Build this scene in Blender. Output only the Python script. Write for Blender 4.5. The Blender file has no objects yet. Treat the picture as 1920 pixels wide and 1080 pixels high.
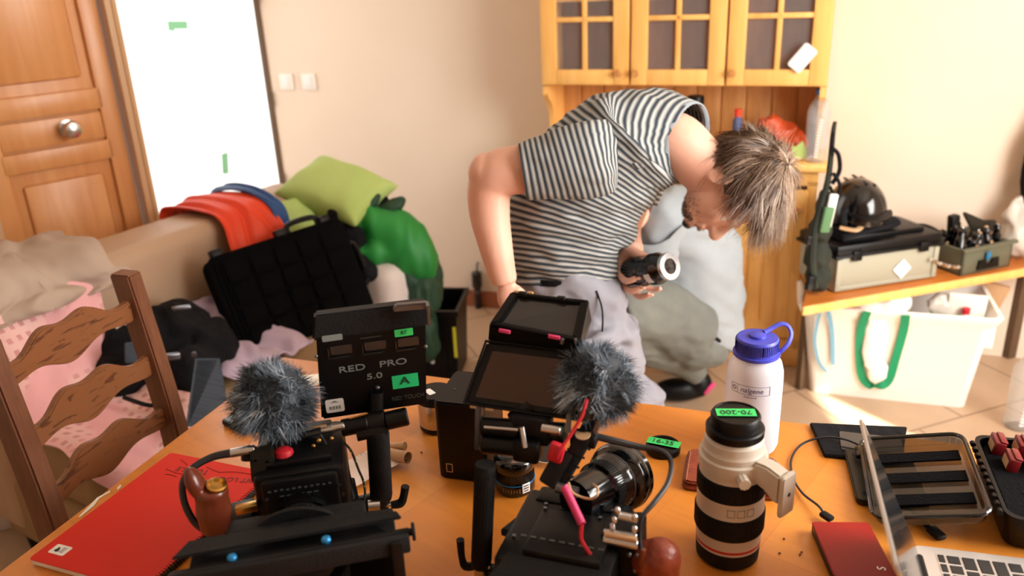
import bpy, bmesh, math, random
from mathutils import Vector, Matrix, noise
from math import radians, cos, sin, pi
V = Vector
random.seed(7)
SC = bpy.context.scene
COL = SC.collection

# ---------------------------------------------------------------- camera
FPX, CAMZ, PITCH, ROLL = 1550.0, 1.55, radians(21.4), radians(2.5)
_f = V((0, cos(PITCH), -sin(PITCH))); _r = V((1, 0, 0)); _u = _r.cross(_f)
CR = cos(ROLL)*_r - sin(ROLL)*_u
CU = sin(ROLL)*_r + cos(ROLL)*_u
cam = bpy.data.objects.new('camera', bpy.data.cameras.new('camera')); COL.objects.link(cam)
cam.matrix_world = Matrix(((CR.x, CU.x, -_f.x, 0), (CR.y, CU.y, -_f.y, 0), (CR.z, CU.z, -_f.z, CAMZ), (0, 0, 0, 1)))
cam.data.sensor_width = 36; cam.data.lens = FPX/1920*36; cam.data.clip_start = 0.02
cam.data.dof.use_dof = True; cam.data.dof.focus_distance = 1.38; cam.data.dof.aperture_fstop = 3.2
SC.camera = cam
# ---------------------------------------------------------------- light
SC.view_settings.view_transform = 'Standard'; SC.view_settings.look = 'None'
SC.view_settings.exposure = 0.45; SC.view_settings.gamma = 1; SC.view_settings.use_curve_mapping = False
w = bpy.data.worlds.new('sky'); SC.world = w; w.use_nodes = True
w.node_tree.nodes['Background'].inputs[0].default_value = (1.0, 0.965, 0.92, 1)
w.node_tree.nodes['Background'].inputs[1].default_value = 1.5
def lamp(name, typ, loc, aim, energy, color, size=None, sy=None):
    d = bpy.data.lights.new(name, typ); o = bpy.data.objects.new(name, d); COL.objects.link(o)
    o.location = loc; o.rotation_euler = (V(aim)-V(loc)).to_track_quat('-Z', 'Y').to_euler()
    d.energy = energy; d.color = color
    if typ == 'AREA':
        d.shape = 'RECTANGLE'; d.size = size; d.size_y = sy or size
    return o
SUN = V((0.54, -0.84, 0.84)).normalized()
s = lamp('sun', 'SUN', SUN*6, (0, 0, 0), 24.0, (1, .94, .84)); s.data.angle = radians(1)
lamp('added_side_fill', 'AREA', (2.34, 1.15, 1.5), (0.8, 2.4, 0.7), 135, (1, .975, .93), 2.2, 1.5)  # unseen fill lamp added at the right wall, mostly past the assumed window
lamp('glazed_door_daylight', 'AREA', (-1.42, 3.55, 1.4), (0.4, 2.6, 0.6), 4, (1, .97, .95), 0.8, 1.8)  # added area lamp stands in for daylight through the glazed opening

# ---------------------------------------------------------------- camera-independent helpers
def ray(px, py): return _f + (px-960)/FPX*CR + (540-py)/FPX*CU
def P(px, py, z):                                   # point of the place at height z
    d = ray(px, py); return V((0, 0, CAMZ)) + d*((z-CAMZ)/d.z)
def D(px, py, Y):                                   # point of the place at distance Y
    d = ray(px, py); return V((0, 0, CAMZ)) + d*(Y/d.y)
def lin(c):
    c = c/255
    return c/12.92 if c <= .04045 else ((c+.055)/1.055)**2.4
def rgb(r, g, b): return (lin(r), lin(g), lin(b), 1)

# ---------------------------------------------------------------- materials
def mat(name, c, rough=.6, metal=0, c2=None, scale=8, bump=0, bscale=60, spec=.5, trans=0, alpha=1, stretch=None, sheen=0, coat=0, ior=None):
    m = bpy.data.materials.new(name); m.use_nodes = True
    nt = m.node_tree; b = nt.nodes['Principled BSDF']
    b.inputs['Base Color'].default_value = rgb(*c); b.inputs['Roughness'].default_value = rough
    b.inputs['Metallic'].default_value = metal; b.inputs['Specular IOR Level'].default_value = spec
    b.inputs['Transmission Weight'].default_value = trans; b.inputs['Alpha'].default_value = alpha
    if ior: b.inputs['IOR'].default_value = ior
    if sheen: b.inputs['Sheen Weight'].default_value = sheen
    if coat: b.inputs['Coat Weight'].default_value = coat
    tc = nt.nodes.new('ShaderNodeTexCoord')
    if c2:
        n = nt.nodes.new('ShaderNodeTexNoise'); n.inputs['Scale'].default_value = scale; n.inputs['Detail'].default_value = 4
        mp = nt.nodes.new('ShaderNodeMapping'); mp.inputs['Scale'].default_value = stretch or (1, 1, 1)
        nt.links.new(tc.outputs['Object'], mp.inputs[0]); nt.links.new(mp.outputs[0], n.inputs[0])
        r = nt.nodes.new('ShaderNodeValToRGB'); r.color_ramp.elements[0].position = .35; r.color_ramp.elements[1].position = .65
        r.color_ramp.elements[0].color = rgb(*c); r.color_ramp.elements[1].color = rgb(*c2)
        nt.links.new(n.outputs[0], r.inputs[0]); nt.links.new(r.outputs[0], b.inputs['Base Color'])
    if bump:
        n2 = nt.nodes.new('ShaderNodeTexNoise'); n2.inputs['Scale'].default_value = bscale; n2.inputs['Detail'].default_value = 3
        bp = nt.nodes.new('ShaderNodeBump'); bp.inputs['Strength'].default_value = bump; bp.inputs['Distance'].default_value = .01
        nt.links.new(tc.outputs['Object'], n2.inputs[0]); nt.links.new(n2.outputs[0], bp.inputs['Height']); nt.links.new(bp.outputs[0], b.inputs['Normal'])
    return m
def wood(name, c, c2, scale=6, stretch=(1, 12, 12), rough=.4, dark=None, spec=.5, rotz=0):
    m = mat(name, c, rough, spec=spec)
    nt = m.node_tree; b = nt.nodes['Principled BSDF']
    tc = nt.nodes.new('ShaderNodeTexCoord'); mp = nt.nodes.new('ShaderNodeMapping'); mp.inputs['Scale'].default_value = stretch
    mp.inputs['Rotation'].default_value = (0, 0, rotz)
    n = nt.nodes.new('ShaderNodeTexNoise'); n.inputs['Scale'].default_value = scale; n.inputs['Detail'].default_value = 6; n.inputs['Distortion'].default_value = .6
    r = nt.nodes.new('ShaderNodeValToRGB'); e = r.color_ramp.elements
    e[0].position = .3; e[1].position = .7; e[0].color = rgb(*c2); e[1].color = rgb(*c)
    if dark:
        x = e.new(.42); x.color = rgb(*c); y = e.new(.36); y.color = rgb(*dark)
    nt.links.new(tc.outputs['Object'], mp.inputs[0]); nt.links.new(mp.outputs[0], n.inputs[0]); nt.links.new(n.outputs[0], r.inputs[0]); nt.links.new(r.outputs[0], b.inputs['Base Color'])
    return m
def brickmat(name, c, c2, mortar, bw, rh, ms, rough, rotz=0, noise_mix=0.0, bumpy=True):
    m = mat(name, c, rough); nt = m.node_tree; b = nt.nodes['Principled BSDF']
    tc = nt.nodes.new('ShaderNodeTexCoord'); mp = nt.nodes.new('ShaderNodeMapping'); mp.inputs['Rotation'].default_value = (0, 0, rotz)
    br = nt.nodes.new('ShaderNodeTexBrick'); br.inputs['Color1'].default_value = rgb(*c); br.inputs['Color2'].default_value = rgb(*c2)
    br.inputs['Mortar'].default_value = rgb(*mortar); br.inputs['Scale'].default_value = 1; br.inputs['Brick Width'].default_value = bw
    br.inputs['Row Height'].default_value = rh; br.inputs['Mortar Size'].default_value = ms
    nt.links.new(tc.outputs['Object'], mp.inputs[0]); nt.links.new(mp.outputs[0], br.inputs[0])
    n = nt.nodes.new('ShaderNodeTexNoise'); n.inputs['Scale'].default_value = 5; n.inputs['Detail'].default_value = 5
    mp2 = nt.nodes.new('ShaderNodeMapping'); mp2.inputs['Scale'].default_value = (1, 1, 1) if noise_mix < .3 else (14, 1, 1)
    nt.links.new(mp.outputs[0], mp2.inputs[0]); nt.links.new(mp2.outputs[0], n.inputs[0])
    mx = nt.nodes.new('ShaderNodeMix'); mx.data_type = 'RGBA'; mx.blend_type = 'MULTIPLY'; mx.inputs[0].default_value = .35
    nt.links.new(br.outputs[0], mx.inputs[6]); nt.links.new(n.outputs[0], mx.inputs[7]); 
    g = nt.nodes.new('ShaderNodeMapRange'); g.inputs[1].default_value = .3; g.inputs[2].default_value = .7; g.inputs[3].default_value = .72; g.inputs[4].default_value = 1.1
    nt.links.new(n.outputs[0], g.inputs[0]); nt.links.new(g.outputs[0], mx.inputs[7]); nt.links.new(mx.outputs[2], b.inputs['Base Color'])
    return m
M = {}
M['wall'] = mat('cream_plaster', (226, 208, 188), .85, c2=(230, 213, 195), scale=2, bump=.05, bscale=90)
M['ceil'] = mat('ceiling_white', (238, 232, 222), .9)
M['floor'] = brickmat('beige_floor_tiles', (188, 160, 132), (180, 150, 122), (136, 108, 84), .40, .40, .004, .35, radians(-20))
M['table'] = brickmat('orange_beech_board', (216, 138, 52), (207, 127, 44), (200, 119, 42), .9, .16, .0008, .36, radians(20+90), .5)
M['tabled'] = wood('beech_edge', (200, 122, 50), (175, 96, 36), 4)
M['pine'] = wood('honey_pine', (246, 194, 116), (234, 174, 92), 3, (10, 10, 1), .45, rotz=0)
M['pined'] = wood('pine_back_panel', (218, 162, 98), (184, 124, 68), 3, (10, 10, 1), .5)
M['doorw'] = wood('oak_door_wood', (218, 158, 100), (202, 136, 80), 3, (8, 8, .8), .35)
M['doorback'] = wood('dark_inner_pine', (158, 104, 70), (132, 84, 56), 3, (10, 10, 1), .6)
M['chairw'] = wood('dark_chair_oak', (128, 80, 48), (94, 52, 28), 5, (3, 22, 22), .33, dark=(78, 44, 26))
M['chairp'] = wood('chair_post_oak', (118, 74, 50), (98, 58, 38), 12, (10, 10, 1), .35)
M['black'] = mat('black_plastic', (5, 5, 7), .42, spec=.25)
M['blackm'] = mat('matte_black_rubber', (11, 11, 13), .7, bump=.15, bscale=250, spec=.3)
M['blackg'] = mat('gloss_black', (6, 6, 8), .14, coat=.3)
M['olive'] = mat('worn_black_alloy', (44, 41, 32), .45, metal=.5)
M['foam'] = mat('black_foam', (8, 8, 10), .95, bump=.3, bscale=200, spec=.1)
M['blackf'] = mat('black_fabric', (14, 14, 17), .9, c2=(22, 22, 26), scale=6, bump=.5, bscale=40, spec=.2)
M['greyf'] = mat('grey_blue_cord', (66, 76, 88), .9, c2=(52, 60, 72), scale=10, stretch=(1, 40, 1))
M['chrome'] = mat('brushed_steel', (200, 200, 202), .25, metal=1)
M['dsteel'] = mat('dark_steel', (110, 110, 116), .3, metal=.9)
M['brass'] = mat('worn_brass', (190, 150, 80), .3, metal=1)
M['bluean'] = mat('blue_anodised', (40, 130, 190), .3, metal=.5)
M['greent'] = mat('green_paper_tape', (60, 214, 110), .6)
M['greent2'] = mat('emerald_tape', (30, 208, 128), .6)
M['greent_backlit'] = mat('backlit_green_tape', (150, 232, 190), .6, trans=0)  # green paled, the glare from behind the glass is put into the colour
M['ink'] = mat('ink', (24, 40, 40), .6)
M['inkr'] = mat('dark_pen', (96, 22, 20), .6)
M['white'] = mat('white_label', (232, 232, 230), .5)
M['grey'] = mat('grey_print', (125, 135, 135), .5)
M['dgrey'] = mat('dim_print', (62, 66, 64), .5)
M['redc'] = mat('red_card_cover', (206, 40, 24), .6, spec=.25)
M['paper'] = mat('white_paper', (232, 226, 216), .7)
M['receipt'] = mat('receipt_paper', (222, 202, 190), .7)
M['red'] = mat('red_rubber', (190, 26, 44), .5)
M['redm'] = mat('red_metal', (150, 20, 14), .4, spec=.3)
M['pink'] = mat('pink_tape', (214, 62, 118), .5)
M['maroon'] = mat('maroon_card_shell', (108, 16, 20), .35)
M['leather'] = mat('tan_leather', (140, 62, 36), .4, c2=(122, 48, 28), scale=30, bump=.3, bscale=80)
M['leatherd'] = mat('brown_leather', (112, 52, 32), .25, c2=(92, 38, 24), scale=20)
M['lenswhite'] = mat('off_white_lens_enamel', (206, 196, 182), .4)
M['hdpe'] = mat('frosted_plastic', (232, 232, 240), .45, trans=.35, ior=1.2)
M['blue'] = mat('violet_blue_lid', (66, 72, 190), .4)
M['inkb'] = mat('blue_print', (70, 84, 128), .6)
M['screen'] = mat('dark_screen_glass', (58, 34, 24), .3, coat=.1)
M['screen2'] = mat('grey_screen_glass', (38, 40, 42), .15, coat=.3)
M['skin'] = mat('skin', (228, 180, 158), .5, c2=(222, 168, 146), scale=12, bump=.05, bscale=60)
M['trouser'] = mat('grey_trousers', (144, 143, 152), .8, c2=(134, 134, 144), scale=5, bump=.3, bscale=14)
M['shirtg'] = mat('pale_grey_cotton', (150, 158, 164), .8, c2=(142, 150, 156), scale=4, bump=.25, bscale=12)
M['trouserd'] = mat('olive_grey_trousers', (112, 114, 106), .85, c2=(98, 100, 96), scale=6, bump=.4, bscale=14)
M['sofa'] = mat('taupe_leatherette', (190, 160, 132), .5, c2=(182, 150, 122), scale=3)
M['sofas'] = mat('tan_sofa_fabric', (150, 120, 84), .8)
M['sofaw'] = mat('pale_sofa_side', (216, 206, 202), .6)
M['greyc'] = mat('beige_grey_cloth', (182, 162, 146), .85, c2=(168, 148, 132), scale=4)
M['lilac'] = mat('lilac_cloth', (196, 178, 202), .7)
M['orange'] = mat('red_orange_jacket_nylon', (232, 72, 30), .6, c2=(218, 54, 22), scale=5)
M['bluej'] = mat('blue_lining', (30, 74, 132), .6)
M['lime'] = mat('lime_cotton', (176, 198, 118), .8, c2=(166, 188, 104), scale=3)
M['green'] = mat('bright_green_nylon', (30, 140, 56), .55, c2=(22, 120, 48), scale=4)
M['dgreen'] = mat('dark_green_nylon', (26, 62, 42), .65)
M['caseg'] = mat('grey_green_case', (158, 156, 138), .45)
M['tbox'] = mat('grey_toolbox', (92, 92, 74), .5)
M['binw'] = mat('white_bin_plastic', (244, 240, 232), .4)
M['cloth'] = mat('white_cloth', (240, 234, 228), .85)
M['strapg'] = mat('green_webbing', (0, 138, 92), .7)
M['strapb'] = mat('pale_blue_webbing', (120, 178, 206), .6)
M['ogreen'] = mat('olive_webbing', (38, 44, 32), .85, c2=(24, 28, 22), scale=12)
M['gpouch'] = mat('green_pouch', (86, 124, 84), .8)
M['obag'] = mat('orange_plastic_bag', (196, 74, 30), .5, bump=.6, bscale=25)
M['yellow'] = mat('yellow_tape', (222, 222, 60), .5)
M['pbag'] = mat('translucent_bag', (206, 200, 190), .35, bump=.8, bscale=22, alpha=.85)
M['cglass'] = mat('clear_glass', (245, 250, 250), .02, alpha=.06, spec=.3)
M['smoke'] = mat('smoked_clear_plastic', (30, 26, 20), .06, alpha=.62, coat=.5)
M['pet'] = mat('clear_bottle_plastic', (196, 202, 204), .12, alpha=.30, coat=.3)
M['bcap'] = mat('blue_cap', (50, 118, 200), .45)
M['alu'] = mat('laptop_aluminium', (202, 196, 192), .32, metal=.55)
M['keys'] = mat('black_keys', (28, 26, 26), .5)
M['lensgl'] = mat('coated_lens_glass', (14, 12, 18), .04, coat=1)
M['cable'] = mat('black_cable', (24, 24, 30), .4)
M['basebd'] = mat('terracotta_skirting', (150, 86, 58), .5)
M['frame'] = mat('light_frame_wood', (196, 158, 118), .5)
M['dframe'] = mat('dark_frame_edge', (96, 74, 52), .6)

# pink blanket with small checks
m = mat('pink_check_blanket', (226, 170, 172), .9); M['pinkb'] = m
nt = m.node_tree; tc = nt.nodes.new('ShaderNodeTexCoord'); ck = nt.nodes.new('ShaderNodeTexBrick')
ck.offset = 0; ck.inputs['Color1'].default_value = rgb(196, 140, 134); ck.inputs['Color2'].default_value = rgb(206, 146, 146); ck.inputs['Mortar'].default_value = rgb(228, 186, 180)
ck.inputs['Scale'].default_value = 1; ck.inputs['Brick Width'].default_value = .032; ck.inputs['Row Height'].default_value = .032; ck.inputs['Mortar Size'].default_value = .009
nz = nt.nodes.new('ShaderNodeTexNoise'); nz.inputs['Scale'].default_value = 5
rp = nt.nodes.new('ShaderNodeValToRGB'); rp.color_ramp.elements[0].position = .46; rp.color_ramp.elements[1].position = .54
mx = nt.nodes.new('ShaderNodeMix'); mx.data_type = 'RGBA'; mx.inputs[6].default_value = rgb(226, 168, 170)
nt.links.new(tc.outputs['UV'], ck.inputs[0]); nt.links.new(tc.outputs['UV'], nz.inputs[0]); nt.links.new(nz.outputs[0], rp.inputs[0]); nt.links.new(rp.outputs[0], mx.inputs[0])
nt.links.new(ck.outputs[0], mx.inputs[7]); nt.links.new(mx.outputs[2], nt.nodes['Principled BSDF'].inputs['Base Color'])

# striped shirt: stripes follow the cloth (attribute 'along' in metres)
def stripes(name, period):
    m = mat(name, (200, 200, 196), .85); nt = m.node_tree
    at = nt.nodes.new('ShaderNodeAttribute'); at.attribute_name = 'along'
    mu = nt.nodes.new('ShaderNodeMath'); mu.operation = 'MULTIPLY'; mu.inputs[1].default_value = 1/period
    fr = nt.nodes.new('ShaderNodeMath'); fr.operation = 'FRACT'
    r = nt.nodes.new('ShaderNodeValToRGB'); e = r.color_ramp.elements
    e[0].position = 0; e[0].color = rgb(40, 48, 56); e[1].position = .26; e[1].color = rgb(40, 48, 56)
    a = e.new(.40); a.color = rgb(132, 138, 140); b = e.new(.6); b.color = rgb(186, 186, 180); c = e.new(.9); c.color = rgb(112, 118, 124); d = e.new(.99); d.color = rgb(60, 66, 72)
    nt.links.new(at.outputs['Fac'], mu.inputs[0]); nt.links.new(mu.outputs[0], fr.inputs[0]); nt.links.new(fr.outputs[0], r.inputs[0])
    nt.links.new(r.outputs[0], nt.nodes['Principled BSDF'].inputs['Base Color'])
    return m
M['stripe'] = stripes('navy_grey_striped_jersey', .0138)
M['collar'] = mat('grey_rib_collar', (138, 146, 152), .85)
def tuftmat(name, cols, rough=.6):
    m = mat(name, cols[0], rough); nt = m.node_tree
    at = nt.nodes.new('ShaderNodeAttribute'); at.attribute_name = 'tint'
    r = nt.nodes.new('ShaderNodeValToRGB'); e = r.color_ramp.elements
    e[0].color = rgb(*cols[0]); e[1].color = rgb(*cols[-1])
    for i, c in enumerate(cols[1:-1]): x = e.new((i+1)/(len(cols)-1)); x.color = rgb(*c)
    nt.links.new(at.outputs['Fac'], r.inputs[0]); nt.links.new(r.outputs[0], nt.nodes['Principled BSDF'].inputs['Base Color'])
    return m
M['hair'] = tuftmat('brown_hair', [(44, 28, 20), (84, 60, 44), (116, 92, 74), (176, 152, 130)], .45)
M['fur'] = tuftmat('grey_black_fur', [(22, 26, 32), (70, 82, 94), (128, 142, 156), (206, 212, 220)], .7)

# ---------------------------------------------------------------- mesh helpers
def finish(me, smooth=True, ang=38):
    if smooth:
        me.polygons.foreach_set('use_smooth', [True]*len(me.polygons)); me.set_sharp_from_angle(angle=radians(ang))
def obj(name, bm, m, parent=None, world=False, smooth=True, ang=38, loc=None):
    if world and parent is not None:
        bmesh.ops.transform(bm, matrix=FM[parent.name].inverted(), verts=bm.verts)
    if parent is None and world:
        vs = [v.co for v in bm.verts]; zmin = min(v.z for v in vs)
        c = V((sum(v.x for v in vs)/len(vs), sum(v.y for v in vs)/len(vs), zmin)) if loc is None else V(loc)
        bmesh.ops.translate(bm, vec=-c, verts=bm.verts)
    me = bpy.data.meshes.new(name); bm.normal_update(); bm.to_mesh(me); bm.free()
    for x in (m if isinstance(m, (list, tuple)) else [m]): me.materials.append(M[x] if isinstance(x, str) else x)
    finish(me, smooth, ang)
    o = bpy.data.objects.new(name, me); COL.objects.link(o)
    if parent is not None: o.parent = parent
    elif world: o.location = c; FM[o.name] = Matrix.Translation(c)
    return o
FM = {}
def tag(o, label, cat, group=None, kind=None):
    if label: o['label'] = label
    if cat: o['category'] = cat
    if group: o['group'] = group
    if kind: o['kind'] = kind
    return o
def thing(name, label, cat, loc=(0, 0, 0), yaw=0, group=None):
    o = bpy.data.objects.new(name, None); COL.objects.link(o); o.empty_display_size = .05
    o.location = loc; o.rotation_euler = (0, 0, radians(yaw)); tag(o, label, cat, group)
    FM[o.name] = Matrix.Translation(V(loc)) @ Matrix.Rotation(radians(yaw), 4, 'Z')
    return o
def struct(name, bm, m, **k):
    o = obj(name, bm, m, **k); o['kind'] = 'structure'; return o
B = bmesh.new
def rot(ax=(0, 0, 0)):
    return Matrix.Rotation(radians(ax[2]), 4, 'Z') @ Matrix.Rotation(radians(ax[1]), 4, 'Y') @ Matrix.Rotation(radians(ax[0]), 4, 'X')
def merge(bm, t, mi=0):
    me = bpy.data.meshes.new('t'); t.to_mesh(me); t.free(); n = len(bm.faces); bm.from_mesh(me); bpy.data.meshes.remove(me)
    bm.faces.ensure_lookup_table()
    for f in bm.faces[n:]: f.material_index = mi
def box(bm, c, s, r=(0, 0, 0), bev=0, mi=0, seg=2, taper=None, mtx=None):
    t = B(); bmesh.ops.create_cube(t, size=1); bmesh.ops.scale(t, vec=V(s), verts=t.verts)
    if taper:
        for v in t.verts:
            if v.co.z > 0: v.co.x *= taper[0]; v.co.y *= taper[1]
    if bev: bmesh.ops.bevel(t, geom=t.edges[:], offset=bev, segments=seg, affect='EDGES', profile=.5)
    bmesh.ops.transform(t, matrix=mtx or (Matrix.Translation(V(c)) @ rot(r)), verts=t.verts); merge(bm, t, mi); return bm
def frame_of(z):
    z = V(z).normalized(); x = V((1, 0, 0)) if abs(z.x) < .9 else V((0, 1, 0)); y = z.cross(x).normalized(); x = y.cross(z)
    return x, y, z
def lathe(bm, prof, o=(0, 0, 0), axis=(0, 0, 1), seg=32, mi=0, mis=None, smooth=True):
    x, y, z = frame_of(axis); o = V(o); rings = []; t = B()
    for r, h in prof:
        rings.append([t.verts.new(o + z*h + (x*cos(2*pi*i/seg) + y*sin(2*pi*i/seg))*max(r, 1e-5)) for i in range(seg)])
    for k in range(len(rings)-1):
        for i in range(seg):
            f = t.faces.new((rings[k][i], rings[k][(i+1) % seg], rings[k+1][(i+1) % seg], rings[k+1][i])); f.material_index = mis[k] if mis else mi
    for rg, rv in ((rings[0], True), (rings[-1], False)):
        f = t.faces.new(list(reversed(rg)) if rv else rg); f.material_index = (mis[0] if rv else mis[-1]) if mis else mi
    me = bpy.data.meshes.new('t'); t.to_mesh(me); t.free(); bm.from_mesh(me); bpy.data.meshes.remove(me); return bm
def cyl(bm, a, b, r, r2=None, seg=20, mi=0, bev=0):
    a, b = V(a), V(b); L = (b-a).length; r2 = r if r2 is None else r2
    prof = [(r-bev, 0), (r, bev), (r2, L-bev), (r2-bev, L)] if bev else [(r, 0), (r2, L)]
    return lathe(bm, prof, a, b-a, seg, mi)
def catmull(pts, n):
    out = []; N = len(pts)
    for i in range(N-1):
        p0, p1, p2, p3 = pts[max(i-1, 0)], pts[i], pts[i+1], pts[min(i+2, N-1)]
        for k in range(n):
            t = k/n
            out.append(.5*((2*p1) + (p2-p0)*t + (2*p0-5*p1+4*p2-p3)*t*t + (3*p1-p0-3*p2+p3)*t**3))
    out.append(pts[-1]); return out
def loft(bm, rings, mi=0, caps=True):
    vs = [[bm.verts.new(p) for p in r] for r in rings]; n = len(vs[0])
    for k in range(len(vs)-1):
        for i in range(n):
            f = bm.faces.new((vs[k][i], vs[k][(i+1) % n], vs[k+1][(i+1) % n], vs[k+1][i])); f.material_index = mi
    if caps:
        bm.faces.new(list(reversed(vs[0]))).material_index = mi; bm.faces.new(vs[-1]).material_index = mi
    return vs
def tube(bm, pts, r, seg=8, sub=6, mi=0, caps=True, flat=None):
    pts = [V(p) for p in pts]; rr = r if isinstance(r, (list, tuple)) else [r]*len(pts)
    if sub > 1:
        q = catmull(pts, sub); rr = [x.x for x in catmull([V((a, 0, 0)) for a in rr], sub)]; pts = q
    rings = []; x = None
    for i, p in enumerate(pts):
        d = (pts[min(i+1, len(pts)-1)] - pts[max(i-1, 0)]).normalized()
        if x is None: x, y, _ = frame_of(d)
        else: x = (x - d*x.dot(d)).normalized(); y = d.cross(x)
        fx, fy = flat or (1, 1)
        rings.append([p + (x*cos(2*pi*k/seg)*fx + y*sin(2*pi*k/seg)*fy)*rr[i] for k in range(seg)])
    t = B(); loft(t, rings, 0, caps); bmesh.ops.recalc_face_normals(t, faces=t.faces); merge(bm, t, mi); return bm
def prism(bm, poly, th, mtx=Matrix(), mi=0, bev=0):
    t = B(); a = [t.verts.new((x, y, 0)) for x, y in poly]; b = [t.verts.new((x, y, th)) for x, y in poly]; n = len(poly)
    t.faces.new(list(reversed(a))); t.faces.new(b)
    for i in range(n): t.faces.new((a[i], a[(i+1) % n], b[(i+1) % n], b[i]))
    bmesh.ops.recalc_face_normals(t, faces=t.faces)
    if bev: bmesh.ops.bevel(t, geom=t.edges[:], offset=bev, segments=2, affect='EDGES')
    bmesh.ops.transform(t, matrix=mtx, verts=t.verts); merge(bm, t, mi); return bm
def rrect(w, h, r, n=5, cx=0, cy=0):
    out = []
    for sx, sy, a0 in ((1, 1, 0), (-1, 1, 90), (-1, -1, 180), (1, -1, 270)):
        for k in range(n+1):
            a = radians(a0 + 90*k/n); out.append((cx + sx*(w/2-r) + r*cos(a), cy + sy*(h/2-r) + r*sin(a)))
    return out
def ell(bm, c, r, mtx=None, seg=20, mi=0):
    t = B(); bmesh.ops.create_uvsphere(t, u_segments=seg, v_segments=seg//2+2, radius=1)
    bmesh.ops.scale(t, vec=V(r) if not isinstance(r, (int, float)) else V((r, r, r)), verts=t.verts)
    bmesh.ops.transform(t, matrix=Matrix.Translation(V(c)) @ (mtx or Matrix()), verts=t.verts); merge(bm, t, mi); return bm
def fuse(bm, voxel, smooth=4):
    me = bpy.data.meshes.new('t'); bm.to_mesh(me); bm.free(); o = bpy.data.objects.new('t', me); COL.objects.link(o)
    md = o.modifiers.new('r', 'REMESH'); md.mode = 'VOXEL'; md.voxel_size = voxel
    dg = bpy.context.evaluated_depsgraph_get(); e = o.evaluated_get(dg); m2 = bpy.data.meshes.new_from_object(e)
    out = B(); out.from_mesh(m2); bpy.data.objects.remove(o); bpy.data.meshes.remove(me); bpy.data.meshes.remove(m2)
    for _ in range(smooth): bmesh.ops.smooth_vert(out, verts=out.verts, factor=.5, use_axis_x=True, use_axis_y=True, use_axis_z=True)
    return out
def crumple(bm, amp, scale, stretch=(1, 1, 1), seed=0, ridged=True):
    bm.normal_update(); off = V((seed*3.1, seed*1.7, 5))
    for v in bm.verts:
        p = V((v.co.x*stretch[0], v.co.y*stretch[1], v.co.z*stretch[2]))*scale + off
        n = noise.noise(p)
        if ridged: n = (1-2*abs(n))*.6 - .3 + .4*noise.noise(p*2.3)
        v.co += v.normal*n*amp
    return bm
def heap(ells, voxel=.012, smooth=4, amp=.015, scale=9, stretch=(1, 1, 1), seed=0):
    bm = B()
    for e in ells: ell(bm, e[0], e[1], rot(e[2]) if len(e) > 2 else None)
    return crumple(fuse(bm, voxel, smooth), amp, scale, stretch, seed)
def sheet(fn, nu, nv, th=.004, uvs=(1.2, 1.2)):
    """a cloth of real thickness over the surface fn(a, b)"""
    bm = B(); uvl = bm.loops.layers.uv.new('UVMap')
    p = [[fn(i/nu, j/nv) for j in range(nv+1)] for i in range(nu+1)]
    nr = [[None]*(nv+1) for _ in range(nu+1)]
    for i in range(nu+1):
        for j in range(nv+1):
            n = (p[min(i+1, nu)][j]-p[max(i-1, 0)][j]).cross(p[i][min(j+1, nv)]-p[i][max(j-1, 0)])
            nr[i][j] = n.normalized() if n.length > 1e-9 else V((0, 0, 1))
    g = [[[bm.verts.new(p[i][j] + nr[i][j]*th*k) for j in range(nv+1)] for i in range(nu+1)] for k in (.5, -.5)]
    def quad(vs, uv=None):
        f = bm.faces.new(vs)
        for l, (a, b) in zip(f.loops, uv or ((0, 0),)*4): l[uvl].uv = (a/nu*uvs[0], b/nv*uvs[1])
    for i in range(nu):
        for j in range(nv):
            ij = ((i, j), (i+1, j), (i+1, j+1), (i, j+1))
            quad([g[0][a][b] for a, b in ij], ij); quad([g[1][a][b] for a, b in reversed(ij)], ij[::-1])
    for i in range(nu): quad((g[0][i+1][0], g[0][i][0], g[1][i][0], g[1][i+1][0])); quad((g[0][i][nv], g[0][i+1][nv], g[1][i+1][nv], g[1][i][nv]))
    for j in range(nv): quad((g[0][0][j], g[0][0][j+1], g[1][0][j+1], g[1][0][j])); quad((g[0][nu][j+1], g[0][nu][j], g[1][nu][j], g[1][nu][j+1]))
    bmesh.ops.recalc_face_normals(bm, faces=bm.faces)
    return bm
def text(s, size, mtx, m, parent=None, name='lettering', ext=.0004, world=False, align='CENTER'):
    cu = bpy.data.curves.new('t', 'FONT'); cu.body = s; cu.size = size; cu.extrude = ext; cu.align_x = align; cu.align_y = 'CENTER'
    o = bpy.data.objects.new('t', cu); COL.objects.link(o)
    me = bpy.data.meshes.new_from_object(o.evaluated_get(bpy.context.evaluated_depsgraph_get()))
    bm = B(); bm.from_mesh(me); bpy.data.objects.remove(o); bpy.data.curves.remove(cu); bpy.data.meshes.remove(me)
    bmesh.ops.transform(bm, matrix=mtx, verts=bm.verts)
    return obj(name, bm, m, parent, world, smooth=False)
def basis(o, x, y):
    x = V(x).normalized(); z = x.cross(V(y)).normalized(); y = z.cross(x); o = V(o)
    return Matrix(((x.x, y.x, z.x, o.x), (x.y, y.y, z.y, o.y), (x.z, y.z, z.z, o.z), (0, 0, 0, 1)))
def quadp(name, a, b, d, th, m, parent=None, r=.004, world=True, bev=.0008):
    """a thin rounded panel: corner a, corner b along its width, corner d along its height"""
    a, b, d = V(a), V(b), V(d); w_, h_ = (b-a).length, (d-a).length
    bm = B(); prism(bm, rrect(w_, h_, min(r, w_/2.1, h_/2.1), cx=w_/2, cy=h_/2), th, basis(a, b-a, d-a), bev=bev)
    return obj(name, bm, m, parent, world)
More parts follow.
